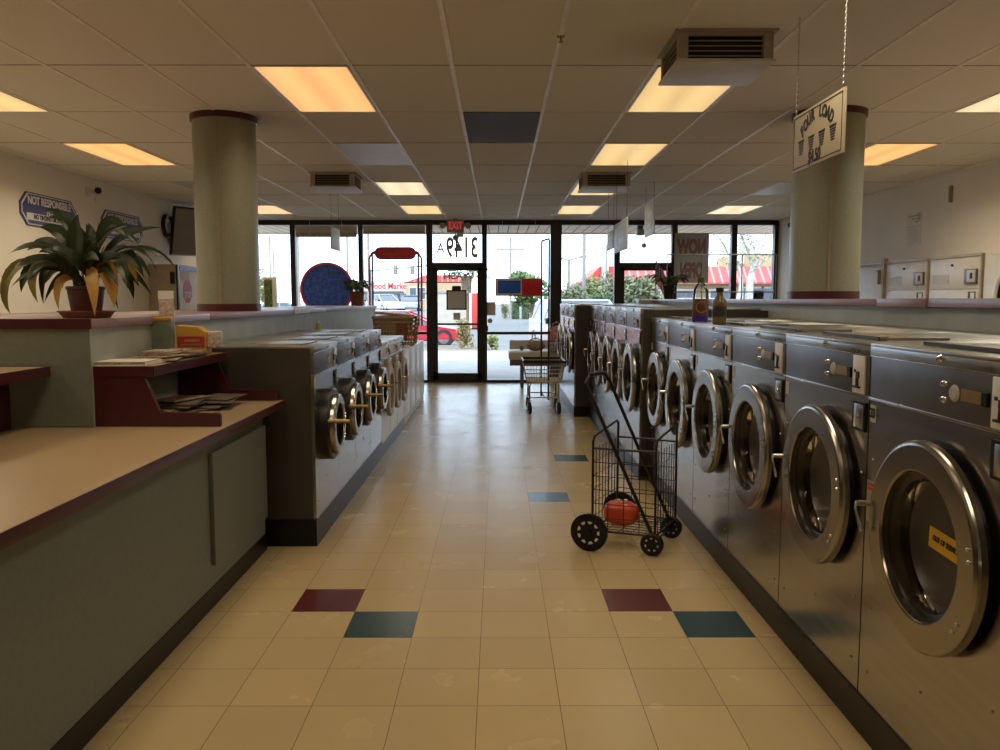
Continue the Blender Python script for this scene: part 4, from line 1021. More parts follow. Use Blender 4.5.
# ================================================================== FOLDING CART
t = thing('shopping_cart', 'black wire folding shopping cart with red package, parked by right washers', 'cart', (.80, 4.93, 0))
O = Vector((.80, 4.93, 0))
def Lc(x, y, z): return Vector((x, y, z)) - O
A_, D_, C_, B_ = (.565, 4.80), (.915, 4.665), (1.112, 5.03), (.775, 5.22)     # basket corners: rear near, front near, front far, rear far
zb, ztp = .112, .655
ax = (Vector((.807, 5.30, 0)) - Vector((.541, 4.749, 0))).normalized()
def cwheel(p, r, nh, m_hub):
    P = Vector((p[0], p[1], r)); w = MB(); th = .016
    lo = P - O
    w.lathe([(r * .62, -th), (r * .86, -th * 1.1), (r, -th * .7), (r, th * .7), (r * .86, th * 1.1), (r * .62, th), ], lo, ax, 36, close=True)
    # disc between hub and tyre with round holes read as pale dots
    w.lathe([(0, -th * .7), (r * .64, -th * .7), (r * .64, th * .7), (0, th * .7)], lo, ax, 30)
    o = part(t, 'wheel', w, 'black')
    h = MB()
    a = ax.orthogonal().normalized(); b = ax.cross(a)
    for i in range(nh):
        c = lo + (a * math.cos(2 * PI * i / nh) + b * math.sin(2 * PI * i / nh)) * r * .58
        h.cyl(c - ax * th * .82, c + ax * th * .82, r * .115, seg=12)
    part(o, 'wheel_spots', h, m_hub); part(o, 'hub', MB().cyl(lo - ax * th * 1.6, lo + ax * th * 1.6, r * .16, seg=14), 'black')
cwheel((.541, 4.755), .113, 9, 'sign_white'); cwheel((.807, 5.31), .113, 9, 'sign_white')
cwheel((.898, 4.66), .068, 7, 'vent_plate'); cwheel((1.085, 5.02), .068, 7, 'vent_plate')
fr = MB(); rr = .0075
def up(c, z): return Lc(c[0], c[1], z)
mid = lambda p, q_, f: (p[0] + (q_[0] - p[0]) * f, p[1] + (q_[1] - p[1]) * f)
# side hoops: rear near-far and front near-far, rising toward the far side
for P0, P1 in ((A_, B_), (D_, C_)):
    m1, m2 = mid(P0, P1, .06), mid(P0, P1, .94)
    fr.tube([up(P0, .10), up(P0, ztp - .05), up(P0, ztp), up(m1, ztp + .025), up(mid(P0, P1, .5), ztp + .045), up(m2, ztp + .065), up(P1, ztp + .045), up(P1, ztp - .02), up(P1, .10)], rr, 8)
for P0, P1 in ((A_, D_), (B_, C_)):
    fr.tube([up(P0, ztp - .045), up(P1, ztp - .045)], rr * .9, 8); fr.tube([up(P0, zb), up(P1, zb)], rr * .9, 8)
for P0, P1 in ((A_, B_), (D_, C_)): fr.tube([up(P0, zb), up(P1, zb)], rr * .9, 8)
fr.tube([Lc(.541, 4.755, .113), Lc(.807, 5.31, .113)], .006, 8); fr.tube([Lc(.898, 4.66, .068), Lc(1.085, 5.02, .068)], .006, 8)
for c, z in ((A_, .113), (B_, .113)): fr.tube([up(c, .105), up(c, zb)], rr, 8)
for c in (D_, C_): fr.tube([up(c, .068), up(c, zb)], rr, 8)
part(t, 'frame', fr, 'blackmetal')
wr = MB(); wt = .0027
zrows = [zb + (ztp - .045 - zb) * i / 6 for i in range(7)]
for P0, P1, nn in ((A_, D_, 4), (B_, C_, 4), (A_, B_, 8), (D_, C_, 8)):
    for z in zrows[1:-1]: wr.tube([up(P0, z), up(P1, z)], wt, 5)
    for i in range(1, nn): c = mid(P0, P1, i / nn); wr.tube([up(c, zb), up(c, ztp - .045)], wt, 5)
for i in range(1, 8): wr.tube([up(mid(A_, B_, i / 8), zb), up(mid(D_, C_, i / 8), zb)], wt, 5)
for i in range(1, 5): wr.tube([up(mid(A_, D_, i / 5), zb), up(mid(B_, C_, i / 5), zb)], wt, 5)
part(t, 'wire_basket', wr, 'blackmetal')
hn = aty(586, 384, 4.78); hf = aty(611, 384, 5.12); hn2 = aty(590, 375, 4.80); hf2 = aty(605, 373, 5.08)
fa = aty(651, 533, 4.66); fb = aty(669, 519, 5.0)
hd = MB().tube([Vector(fa) - O, (Vector(fa) * .04 + Vector(hn) * .96) - O, Vector(hn) - O + Vector((0, 0, .005)), Vector(hn2) - O, Vector(hn2).lerp(Vector(hf2), .5) - O + Vector((0, 0, .004)), Vector(hf2) - O, Vector(hf) - O, Vector(fb) - O], .011, 10)
part(t, 'handle', hd, 'blackmetal')
part(t, 'hand_grip', MB().tube([Vector(hn2) - O, Vector(hn2).lerp(Vector(hf2), .5) - O + Vector((0, 0, .004)), Vector(hf2) - O], .014, 10), 'black')
# red package in the cart
pk = aty(620, 513, 4.93)
t = thing('detergent_pouch', 'plump red plastic package lying in the folding cart', 'package', (pk[0] + .004, 4.90, zb + .008), math.radians(-25))
m = MB(); 
b_ = bmesh.new(); bmesh.ops.create_uvsphere(b_, u_segments=32, v_segments=20, radius=1)
for v in b_.verts:
    x, y, z = v.co; sg = lambda q, p: math.copysign(abs(q) ** p, q)
    v.co = Vector((sg(x, .62) * .106, sg(y, .62) * .075, (sg(z, .75)) * .070 + .072)); v.co.z += .004 * math.sin(v.co.x * 60) * (1 if z > 0 else 0)
m.merge(b_); part(t, 'pouch', m, 'red_plastic')
part(t, 'seam', MB().box(-.111, .111, -.002, .002, .074, .080), 'red_plastic'); part(t, 'cap', MB().lathe([(.013, 0), (.013, .016), (0, .017)], (.03, -.02, .146), seg=14).lathe([(.010, 0), (.010, .012), (0, .013)], (-.015, -.02, .148), seg=14), 'sign_white')

# ================================================================== LAUNDRY CART with hanging rack (by the far block)
t = thing('laundry_cart', 'chrome wire laundry cart with tall hanging pole near the entrance', 'cart', (.60, 10.85, 0))
bwl = MB(); X0, X1, Y0, Y1 = -.272, .268, -.36, .36
ztop_, zbot = .69, .43
def hoop(mb, z, k, r): mb.tube([(X0 * k, Y0 * k, z), (X1 * k, Y0 * k, z), (X1 * k, Y1 * k, z), (X0 * k, Y1 * k, z)], r, 6, closed=True)
for i in range(5): hoop(bwl, zbot + (ztop_ - zbot) * i / 5, .84 + .16 * i / 5, .0035)
for sy in (Y0, Y1):
    for i in range(15): u = -1 + 2 * i / 14; bwl.tube([(X1 * .84 * u, sy * .84, zbot), (X1 * u, sy, ztop_)], .0028, 5)
for sx in (X0, X1):
    for i in range(19): u = -1 + 2 * i / 18; bwl.tube([(sx * .84, Y1 * .84 * u, zbot), (sx, Y1 * u, ztop_)], .0028, 5)
for i in range(11): u = -1 + 2 * i / 10; bwl.tube([(X1 * .84 * u, Y0 * .84, zbot), (X1 * .84 * u, Y1 * .84, zbot)], .0028, 5)
part(t, 'wire_basket', bwl, 'chrome')
bp = MB(); bp.tube([(X0, Y0, ztop_), (X1, Y0, ztop_), (X1, Y1, ztop_), (X0, Y1, ztop_)], .016, 10, closed=True); part(t, 'bumper_rim', bp, 'black', 'black rubber bumper')
fr = MB()
for sy in (Y0 * .82, Y1 * .82):
    fr.tube([(X0 * .70, sy, .17), (X0 * .70, sy, .38), (X0 * .60, sy, .42), (X1 * .60, sy, .42), (X1 * .70, sy, .38), (X1 * .70, sy, .17)], .011, 8)
    fr.tube([(X0 * .70, sy, .22), (X1 * .70, sy, .22)], .008, 8)
fr.tube([(0, Y0 * .82, .22), (0, Y1 * .82, .22)], .008, 8)
part(t, 'frame', fr, 'chrome')
for sx in (X0 * .70, X1 * .70):
    for sy in (Y0 * .82, Y1 * .82):
        w = part(t, 'caster', MB().lathe([(.012, -.014), (.066, -.016), (.08, -.010), (.08, .010), (.066, .016), (.012, .014)], (sx, sy + .02, .08), (1, .25, 0), 24, close=True).cyl((sx - .02, sy + .02, .08), (sx + .02, sy + .02, .08), .045, seg=14), 'black')
        part(w, 'fork', MB().box(sx - .024, sx - .018, sy - .01, sy + .035, .07, .175).box(sx + .018, sx + .024, sy - .01, sy + .035, .07, .175).box(sx - .024, sx + .024, sy - .012, sy + .012, .17, .18), 'chrome')
hp = MB(); zt_ = 2.27
hp.tube([(.06, Y0 * .55, .18), (.06, Y0 * .55, zt_ - .02), (.055, Y0 * .5, zt_), (-.01, Y1 * .5, zt_), (-.015, Y1 * .55, zt_ - .02), (-.015, Y1 * .55, .18)], .012, 10)
hp.tube([(.06, Y0 * .55, 1.62), (-.015, Y1 * .55, 1.62)], .008, 8).tube([(-.06, Y1 * .55, 1.62), (-.015, Y1 * .55, 1.62)], .008, 8)
part(t, 'hanging_pole', hp, 'frame')
part(t, 'shelf_slats', MB().box(X0 * .8, X1 * .8, Y0 * .8, Y1 * .8, .425, .432), 'card')
# bags
# bench before the window
q = aty(512, 340, 14.05)
t = thing('bench', 'taupe two-slat waiting bench with dark legs before the front window', 'bench', (.66, 14.0, 0))
bz0, bz1 = aty(520, 349.5, 14.25)[2], aty(520, 340, 14.25)[2]
sz0, sz1 = aty(520, 360, 13.7)[2], aty(520, 352, 13.7)[2]
part(t, 'backrest', MB().box(-.46, .62, .23, .27, bz0, bz1, .02), 'bench'); part(t, 'seat', MB().box(-.48, .62, -.30, .15, sz0, sz1, .02), 'bench'); part(t, 'seat_frame', MB().box(-.46, .60, -.26, .12, sz0 - .10, sz0), 'panel')
for x in (-.25, .45):
    part(t, 'leg', MB().box(x - .025, x + .025, -.24, -.19, 0, sz0 - .08).box(x - .025, x + .025, .20, .25, 0, bz0 + .06).box(x - .02, x + .02, -.22, .24, sz0 - .09, sz0 - .05), 'panel')
t = thing('handbag', 'slouchy tan handbag lying on the bench seat', 'bag', (.64, 13.80, sz1 + .012))
part(t, 'bag_body', MB().ball((0, 0, .085), .16, 3, (1, .55, .55), .04), 'bag_brown'); part(t, 'strap', MB().tube([(-.12, 0, .1), (-.10, -.05, .19), (0, -.06, .22), (.1, -.05, .18), (.12, 0, .1)], .010, 8), 'bag_brown')
tag(link('folded_blanket', MB().box(-.16, .16, -.14, .14, 0, .05, .02).box(-.155, .15, -.135, .13, .05, .10, .02).box(-.15, .155, -.13, .135, .10, .16, .025), 'cloth_grey', loc=(1.0, 13.78, sz1 + .004)), 'folded grey blanket stacked on the right end of the bench', 'blanket')

t = thing('tote_bag', 'pink patterned cloth bag slumped on the folded blanket on the bench', 'bag', (.98, 13.78, sz1 + .168))
part(t, 'bag_body', MB().box(-.14, .14, -.09, .09, 0, .20, .05).ball((0.02, 0, .19), .09, 2, (1, .8, .9), .08), 'bag_pink'); part(t, 'bag_handle', MB().tube([(-.08, -.03, .2), (-.06, -.04, .30), (0, -.05, .33), (.06, -.04, .30), (.08, -.03, .2)], .012, 8), 'bag_brown')

# ================================================================== HANGING SIGNS
def hang_sign(label, X, ya, yb, z0, z1, chain=True):
    t = thing('hanging_sign', label, 'sign', (X, (ya + yb) / 2, z0)); w = (yb - ya) / 2; h = z1 - z0
    part(t, 'board', MB().box(-.006, .006, -w, w, 0, h, .001), 'sign_cream')
    part(t, 'border_line', MB().box(-.0075, -.005, -w + .012, -w + .017, .012, h - .012).box(-.0075, -.005, w - .017, w - .012, .012, h - .012).box(-.0075, -.005, -w + .012, w - .012, .012, .017).box(-.0075, -.005, -w + .012, w - .012, h - .017, h - .012), 'ink')
    for y in (-w + .025, w - .02):
        c = MB()
        if chain:
            z = h - .005; i = 0
            while z < CZ - z0:
                c.tube([(.004 * math.cos(a) * (i % 2), y + .004 * math.cos(a) * (1 - i % 2), z + .008 + .009 * math.sin(a)) for a in [q * PI / 4 for q in range(8)]], .0013, 4, closed=True); z += .0135; i += 1
        else: c.cyl((0, y, h - .01), (0, y, CZ - z0), .0022, seg=6)
        part(t, 'chain', c, 'steel_trim')
    return t, w, h
a = atx(795, 118, 1.5); b = atx(846, 86, 1.5); c = atx(842, 152, 1.5); d = atx(794, 174, 1.5)
t, w, h = hang_sign('cream hanging price sign reading FOUR LOAD and $4.50 over the near right washers', 1.5, b[1], a[1], (c[2] + d[2]) / 2, (a[2] + b[2]) / 2)
m = MB(); word = 'FOUR LOAD'; RAD = .295
for i, ch in enumerate(word):
    if ch == ' ':
        part(t, 'word', m, 'ink'); m = MB(); continue
    th = (i - 4) * .158
    o_ = Vector((-.0072, -RAD * math.sin(th), h * .85 - RAD + RAD * math.cos(th)))
    u = Vector((0, -math.cos(th), -math.sin(th))); v = Vector((0, -math.sin(th), math.cos(th)))
    lettering(m, ch, .076, o_, u, v, .0030, sx=.82, sy=1.0)
part(t, 'word', m, 'ink'); m = MB(); lettering(m, '$4.50', .082, (-.0072, .014, h * .14), (0, -1, 0), (0, 0, 1), .0018, sx=.82)
part(t, 'price', m, 'ink')
for i in range(4):
    bk = MB(); cy_ = w * .62 - i * w * .42; cz_ = h * .375
    for j in range(6):
        hw_ = .035 - j * .0032; bk.box(-.0075, -.005, cy_ - hw_, cy_ + hw_, cz_ + .026 - j * .0115, cz_ + .033 - j * .0115)
    bk.box(-.0075, -.005, cy_ - .040, cy_ + .040, cz_ + .034, cz_ + .038)
    part(t, 'basket_symbol', bk, 'ink')
def far_sign(label, px0, px1, py0, py1, X, m_):
    p0, p1 = atx(px0, (py0 + py1) / 2, X), atx(px1, (py0 + py1) / 2, X)
    za, zb_ = atx((px0 + px1) / 2, py1, X)[2], min(CZ - .06, atx((px0 + px1) / 2, py0, X)[2])
    y0, y1 = min(p0[1], p1[1]), max(p0[1], p1[1])
    t = thing('hanging_sign', label, 'sign', (X, (y0 + y1) / 2, za)); w = (y1 - y0) / 2; h = zb_ - za
    part(t, 'board', MB().box(-.006, .006, -w, w, 0, h, .002), m_)
    p = MB()
    p.box(-.008, -.005, -w * .9, w * .9, h * .05, h * .07).box(-.008, -.005, -w * .9, w * .9, h * .93, h * .95).box(-.008, -.005, -w * .62, w * .62, h * .72, h * .80).box(-.008, -.005, -w * .6, w * .6, h * .2, h * .27).box(-.008, -.005, w * .45, w * .6, h * .27, h * .72).box(-.008, -.005, -w * .6, -w * .45, h * .27, h * .72).box(-.008, -.005, -w * .5, w * .5, h * .46, h * .52)
    part(t, 'border_line', p, 'vent_plate')
    for y in (-w * .85, w * .85): part(t, 'wire', MB().cyl((0, y, h - .01), (0, y, CZ - za), .002, seg=6), 'ink')
far_sign('pale hanging sign with grey border over the middle right washers', 615.5, 627.5, 221, 251, 1.30, 'sign_acrylic')
far_sign('narrow pale hanging sign just left of the grey bordered one', 607.5, 614, 231, 249.5, 1.36, 'sign_acrylic')
far_sign('cream hanging sign left of the NOW OPEN banner, seen nearly edge on', 645, 654.5, 203, 236, 1.85, 'sign_acrylic')
far_sign('pale blue hanging sign above the round blue window sign', 331, 339.5, 228, 250, -1.95, 'sign_acrylic')

# ================================================================== FRONT WINDOW things
YW = YF - .15
def W(px, py, Y=YW): return aty(px, py, Y)
# round neon back
c0, e0 = W(327, 289), W(353.5, 289); Rr = e0[0] - c0[0]
t = thing('window_sign', 'round blue neon sign back with red rim hanging in the front window', 'sign', (c0[0], YW - .02, c0[2]))
part(t, 'disc', MB().lathe([(0, .0), (Rr * .93, .0), (Rr * .93, .03), (0, .03)], axis=(0, 1, 0), seg=48), 'disc_blue')
part(t, 'red_rim', MB().lathe([(Rr * .92, -.02), (Rr, -.01), (Rr, .04), (Rr * .92, .04)], axis=(0, 1, 0), seg=48, close=True), 'neon_red')
part(t, 'suspension', MB().cyl((-Rr * .6, .01, Rr * .7), (-Rr * .6, .01, CZ - c0[2]), .004, seg=6).cyl((Rr * .6, .01, Rr * .7), (Rr * .6, .01, CZ - c0[2]), .004, seg=6), 'vent_plate')
# pill neon on tube legs
pa, pb = W(374.5, 247), W(416, 259.5); cx = (pa[0] + pb[0]) / 2; hw_ = (pb[0] - pa[0]) / 2; hh = (pa[2] - pb[2]) / 2; cz = (pa[2] + pb[2]) / 2
t = thing('window_sign', 'red pill shaped neon sign with long red and blue tube frame in the window', 'sign', (cx, YW - .02, cz))
def pill(w, h, n=12): 
    r = h; return [(w - r + r * math.cos(a), r * math.sin(a)) for a in [-PI / 2 + PI * i / n for i in range(n + 1)]] + [(-w + r + r * math.cos(a), r * math.sin(a)) for a in [PI / 2 + PI * i / n for i in range(n + 1)]]
part(t, 'pill_rim', MB().prism(pill(hw_, hh), (0, .05, 0)), 'neon_blue'); part(t, 'pill_face', MB().prism(pill(hw_ * .94, hh * .78), (0, .02, 0), org=(0, -.016, 0)), 'pill_red')
part(t, 'tube_writing', MB().tube([(-hw_ * .5 + i * .03, -.022, .012 * math.sin(i * 1.9) - .02) for i in range(9)], .006, 6), 'brass')
for sx in (-1, 1):
    for k_, m_, off in ((0, 'neon_red', .0), (1, 'neon_blue', -.055)):
        xo = (hw_ + .095 + off) * sx
        part(t, 'neon_tube', MB().tube([(hw_ * sx * .98, .01, .03 + off * .5), (hw_ * sx + .04 * sx, .01, .01 + off * .5), (xo, .01, -.09 + off * .3), (xo, .01, -.2), (xo, .01, -1.28)], .017, 8), m_)
# rectangular blue/red sign
pa, pb = W(495.5, 278.5), W(542, 296)
cx, cz = (pa[0] + pb[0]) / 2, (pa[2] + pb[2]) / 2; hw_, hh = (pb[0] - pa[0]) / 2, (pa[2] - pb[2]) / 2
t = thing('window_sign', 'blue and red rectangular lit sign back hanging in the window', 'sign', (cx, YW - .02, cz))
part(t, 'red_panel', MB().box(-hw_, hw_, 0, .04, -hh, hh, .012), 'open_red'); part(t, 'white_frame', MB().box(-hw_ * .96, hw_ * .13, -.012, .0, -hh * .86, hh * .9, .006), 'sign_white'); part(t, 'blue_panel', MB().box(-hw_ * .90, hw_ * .08, -.018, -.008, -hh * .70, hh * .76), 'open_blue')
part(t, 'tube_shapes', MB().tube([(hw_ * (.3 + .11 * i), -.008, hh * .35 * (-1) ** i) for i in range(6)], .007, 6), 'pill_red')
part(t, 'suspension', MB().cyl((-hw_ * .7, .02, hh), (-hw_ * .7, .02, CZ - cz), .003, seg=6).cyl((hw_ * .7, .02, hh), (hw_ * .7, .02, CZ - cz), .003, seg=6), 'vent_plate')
# NOW OPEN banner (seen from behind, letters mirrored)
pa, pb = W(675, 233), W(708.5, 283)
cx, cz = (pa[0] + pb[0]) / 2, (pa[2] + pb[2]) / 2; hw_, hh = (pb[0] - pa[0]) / 2, (pa[2] - pb[2]) / 2
t = thing('banner', 'grey window banner with mirrored NOW OPEN lettering', 'banner', (cx, YW, cz))
part(t, 'sheet', MB().box(-hw_, hw_, .02, .026, -hh, hh), 'banner')
m = MB(); lettering(m, 'NOW', hh * .72, (0, .017, hh * .42), (-1, 0, 0), (0, 0, 1), .020, sx=.60, sy=1.12); part(t, 'word', m, 'banner_red'); m = MB(); lettering(m, 'OPEN', hh * .72, (0, .017, -hh * .52), (-1, 0, 0), (0, 0, 1), .018, sx=.49, sy=1.12)
part(t, 'word', m, 'banner_red')
# street number and name on the entrance glass, seen from inside
pa = W(461.8, 248)
t = thing('door_number', 'mirrored street number 3149 A lettered on glass above the entrance door', 'lettering', (pa[0], YF - .008, pa[2]))
m = MB(); lettering(m, '3149', .50, (0, 0, 0), (-1, 0, 0), (0, 0, 1), .010, sx=.58); part(t, 'digits', m, 'decal')
m = MB(); lettering(m, 'A', .25, (-.385, 0, 0.0), (-1, 0, 0), (0, 0, 1), .003, sx=.8); part(t, 'letter', m, 'decal')
pa = W(458, 276)
t = thing('door_lettering', 'mirrored WASH lettering across the top of the entrance door glass', 'lettering', (pa[0], YF - .008, pa[2]))
m = MB(); lettering(m, 'WASH', .17, (0, 0, 0), (-1, 0, 0), (0, 0, 1), .004, sx=1.1); part(t, 'letters', m, 'decal')
# hanging notice on the door
pa, pb = W(446, 290), W(466.5, 310); cx, cz = (pa[0] + pb[0]) / 2, (pa[2] + pb[2]) / 2; hw_, hh = (pb[0] - pa[0]) / 2, (pa[2] - pb[2]) / 2
t = thing('clipboard_notice', 'dark framed notice with clip hanging on the entrance door glass', 'notice', (cx, YF - .05, cz))
part(t, 'frame', MB().box(-hw_, hw_, 0, .015, -hh, -hh + .025).box(-hw_, hw_, 0, .015, hh - .025, hh).box(-hw_, -hw_ + .025, 0, .015, -hh, hh).box(hw_ - .025, hw_, 0, .015, -hh, hh), 'ink')
sh = part(t, 'sheet', MB().box(-hw_ + .02, hw_ - .02, .004, .010, -hh + .02, hh - .02), 'notice_paper')
ln = MB()
for i in range(6): ln.box(-hw_ * .7, hw_ * .7, .002, .004, hh * (.55 - i * .22), hh * (.58 - i * .22))
part(sh, 'text_lines', ln, 'decal'); part(t, 'clip', MB().box(-hw_ * .45, hw_ * .45, -.02, .02, hh - .02, hh + .075, .015), 'maroon')
def sticker(label, px0, px1, py0, py1, m_, round_=False):
    pa, pb = W(px0, py0), W(px1, py1); cx, cz = (pa[0] + pb[0]) / 2, (pa[2] + pb[2]) / 2; w, h = (pb[0] - pa[0]) / 2, (pa[2] - pb[2]) / 2
    m = MB().lathe([(0, 0), (w, 0), (w, .003), (0, .003)], axis=(0, 1, 0), seg=24) if round_ else MB().box(-w, w, 0, .003, -h, h)
    tag(link('window_sticker', m, m_, loc=(cx, YF - .008, cz)), label, 'sticker')
sticker('large square grey sticker on the glass right of the entrance door', 486.5, 495.5, 302, 315.5, 'notice_paper')
sticker('small round grey sticker below the square one right of the entrance door', 487.5, 492.5, 318.5, 323.5, 'notice_paper', True)
sticker('small dark square sticker beside the entrance door handle', 484.5, 488, 326, 331.5, 'ink')
sticker('small grey paper sticker low on the entrance door glass', 453, 460, 313, 320, 'notice_paper')
sticker('round grey sticker on the glass above the second door', 643, 648, 242.5, 247.5, 'notice_paper', True)
# exit sign with lamps
pa, pb = W(447, 219.5, YF - .3), W(464, 232, YF - .3); cx = (pa[0] + pb[0]) / 2; hw_, hh = (pb[0] - pa[0]) / 2, (pa[2] - pb[2]) / 2; cz = CZ - hh - .02
t = thing('exit_sign', 'red lettered EXIT sign with twin emergency lamps above the entrance', 'exit sign', (cx, YF - .3, cz))
part(t, 'housing', MB().box(-hw_, hw_, -.03, .03, -hh, hh, .008).box(-.05, .05, -.03, .03, hh, hh + .02), 'exit_box')
m = MB(); lettering(m, 'EXIT', hh * 1.7, (0, -.034, .0), (1, 0, 0), (0, 0, 1), .004, sx=.66); part(t, 'letters', m, 'exit_red')
for sx in (-1, 1): part(t, 'emergency_lamp', MB().cyl((sx * (hw_ + .07), -.01, .02), (sx * (hw_ + .075), -.09, .0), .04, .055, 16).box(sx * hw_, sx * (hw_ + .05), -.02, .02, -.01, .05), 'exit_box')
part(t, 'battery_box', MB().box(.02, .14, -.02, .03, -hh - .08, -hh, .005), 'vent_plate')
pa = W(455.5, 237.5)
t = thing('door_chime', 'round brown door chime hanging below the EXIT sign', 'chime', (pa[0], YF - .09, pa[2]))
part(t, 'dome', MB().lathe([(0, -.05), (.04, -.045), (.055, -.01), (.055, .03), (0, .03)], axis=(0, 1, 0), seg=20), 'column_strip'); part(t, 'bracket', MB().box(-.01, .01, 0, .02, .04, .16), 'vent_plate')
# rolled blinds at the head of two windows
for lab, a_, b_ in (('rolled brown blind at the head of the window with the round blue sign', 1, 2), ('rolled brown blind at the head of the window with the red pill sign', 2, 3)):
    z1 = CZ - .09; x0, x1 = mull[a_] + hw[a_] + .02, mull[b_] - hw[b_] - .02
    t = thing('roller_blind', lab, 'blind', ((x0 + x1) / 2, YF - .087, z1)); w = (x1 - x0) / 2
    part(t, 'roll', MB().cyl((-w, 0, -.03), (w, 0, -.03), .028, seg=16), 'vent_plate'); part(t, 'cloth', MB().box(-w, w, .02, .024, -.17 if a_ == 1 else -.13, -.03), 'bench'); part(t, 'bottom_bar', MB().box(-w, w, .012, .032, -.21 if a_ == 1 else -.15, -.13 if a_ == 1 else -.11, .004), 'vent_paint')
# speaker outside under the overhang, panel posters
pa, pb = W(636.5, 225, YF + .6), W(643.5, 235.5, YF + .6)
t = thing('speaker', 'small brown speaker box hanging under the overhang outside', 'speaker', ((pa[0] + pb[0]) / 2, YF + .6, 2.86))
hh = 2.86 - pb[2]; w = (pb[0] - pa[0]) / 2
part(t, 'box', MB().box(-w, w, -.1, .1, -hh, -hh * .45, .01), 'bench'); part(t, 'mount', MB().box(-w * .7, w * .7, -.06, .06, -hh * .45, 0), 'frame')
pa, pb = W(263, 277, 13.6), W(277, 307, 13.6)
t = thing('poster_board', 'framed board showing dark leaves standing by the far left window', 'poster', ((pa[0] + pb[0]) / 2, 13.6, 1.1)); w = (pb[0] - pa[0]) / 2; zt_ = pa[2] - 1.1
part(t, 'board', MB().box(-w, w, 0, .03, -1.095, zt_, .004), 'white'); part(t, 'picture', MB().box(-w * .85, w * .35, -.004, 0, -.6, zt_ - .04), 'poster'); part(t, 'feet', MB().box(-w, w, -.2, .2, -1.1, -1.07), 'panel')
# thin wire rack on the far right
t = thing('garment_rack', 'thin wire garment rack standing before the far right windows', 'rack', (3.7, 13.3, 0))
def rk(px, py): v = aty(px, py, 13.3); return Vector((v[0] - 3.7, 0, v[2]))
m = MB(); xs = [rk(667, 270).x, rk(702, 270).x, rk(742, 270).x, rk(776, 270).x]; z1, z0 = rk(700, 254.5).z, rk(700, 292).z
for x in xs: m.tube([(x, 0, .02), (x, 0, z1)], .009, 8)
m.tube([(xs[0], 0, z1), (xs[-1], 0, z1)], .009, 8).tube([(xs[0], 0, z0), (xs[-1], 0, z0)], .009, 8)
for x in xs: m.tube([(x, -.2, .012), (x, .2, .012)], .009, 8)
part(t, 'frame', m, 'pole_grey')

# ================================================================== OUTSIDE
GZ = -.17
def wheel_pair(t, x, y, r, wm='alloy'):
    o = part(t, 'wheel', MB().lathe([(r * .6, -.11), (r * .92, -.11), (r, -.08), (r, .08), (r * .92, .11), (r * .6, .11)], (x, y, r), (0, 1, 0), 28, close=True), 'tyre')
    m = MB().lathe([(0, -.095), (r * .2, -.10), (r * .62, -.09), (r * .62, .09), (r * .2, .10), (0, .095)], (x, y, r), (0, 1, 0), 20)
    part(o, 'rim', m, wm)
def car(label, loc, rot, paint, L=4.5, Wd=1.8, H=1.42, suv=False):
    t = thing('car', label, 'car', loc, rot)
    h = L / 2; b0 = .22; belt = H * .60
    if suv: prof = [(-h, b0 + .1), (-h, .9), (-h + .08, belt), (-h + .25, belt + .05), (h - 1.35, belt), (h - .3, belt - .12), (h, .78), (h, b0 + .1), (h - .2, b0), (-h + .2, b0)]; cab = [(-h + .15, belt), (-h + .4, H), (h - 2.05, H), (h - 1.2, belt)]
    else: prof = [(-h, b0 + .12), (-h + .02, .72), (-h + .12, belt), (-h + .7, belt + .03), (h - 1.25, belt), (h - .45, belt - .13), (h - .05, .58), (h, b0 + .14), (h - .25, b0), (-h + .25, b0)]; cab = [(-h + .45, belt), (-h + 1.05, H - .02), (-h + 1.6, H), (h - 2.2, H - .02), (h - 1.2, belt)]
    m = MB().prism(prof, (0, Wd, 0), org=(0, -Wd / 2, 0)); bmesh.ops.bevel(m.bm, geom=[e for e in m.bm.edges], offset=.06, segments=2, affect='EDGES'); part(t, 'body', m, paint)
    def cabin(k, zo):
        mb = MB(); A = [mb.bm.verts.new((x, -Wd / 2 * (.93 if z <= belt + .01 else .72) * k, z + zo * (z > belt + .01))) for x, z in cab]; B_ = [mb.bm.verts.new((v.co.x, -v.co.y, v.co.z)) for v in A]
        n_ = len(A); mb.bm.faces.new(A[::-1]); mb.bm.faces.new(B_)
        for i in range(n_): mb.bm.faces.new((A[i], A[(i + 1) % n_], B_[(i + 1) % n_], B_[i]))
        return mb
    part(t, 'windows', cabin(1., -.03), 'dark_glass')
    tops = [p for p in cab if p[1] > belt + .01]
    r_ = MB().box(tops[0][0] - .05, tops[-1][0] + .05, -Wd * .355, Wd * .355, H - .06, H, .025)
    for sy in (-1, 1):
        r_.tube([(cab[0][0], sy * Wd * .465, belt), (tops[0][0], sy * Wd * .36, H - .03)], .035, 6).tube([(cab[-1][0], sy * Wd * .465, belt), (tops[-1][0], sy * Wd * .36, H - .03)], .03, 6)
        xm = (cab[0][0] + cab[-1][0]) / 2; r_.tube([(xm, sy * Wd * .466, belt), (xm, sy * Wd * .36, H - .03)], .03, 6)
    part(t, 'roof', r_, paint)
    for x in (-h + .85, h - .88):
        for sy in (-1, 1): wheel_pair(t, x, sy * (Wd / 2 - .1), .34 if suv else .325)
    for sy in (-1, 1):
        part(t, 'headlight', MB().box(h - .28, h - .06, sy * Wd * .30, sy * Wd * .47, .60 if not suv else .74, .72 if not suv else .88, .03), 'light_lens')
        part(t, 'mirror', MB().box(h - 1.45, h - 1.28, sy * Wd * .49, sy * (Wd * .5 + .17), belt - .01, belt + .14, .03), 'black')
    part(t, 'bumper', MB().box(h - .1, h + .03, -Wd * .45, Wd * .45, .26, .42, .03).box(-h - .03, -h + .1, -Wd * .45, Wd * .45, .30, .45, .03), paint)
    return t
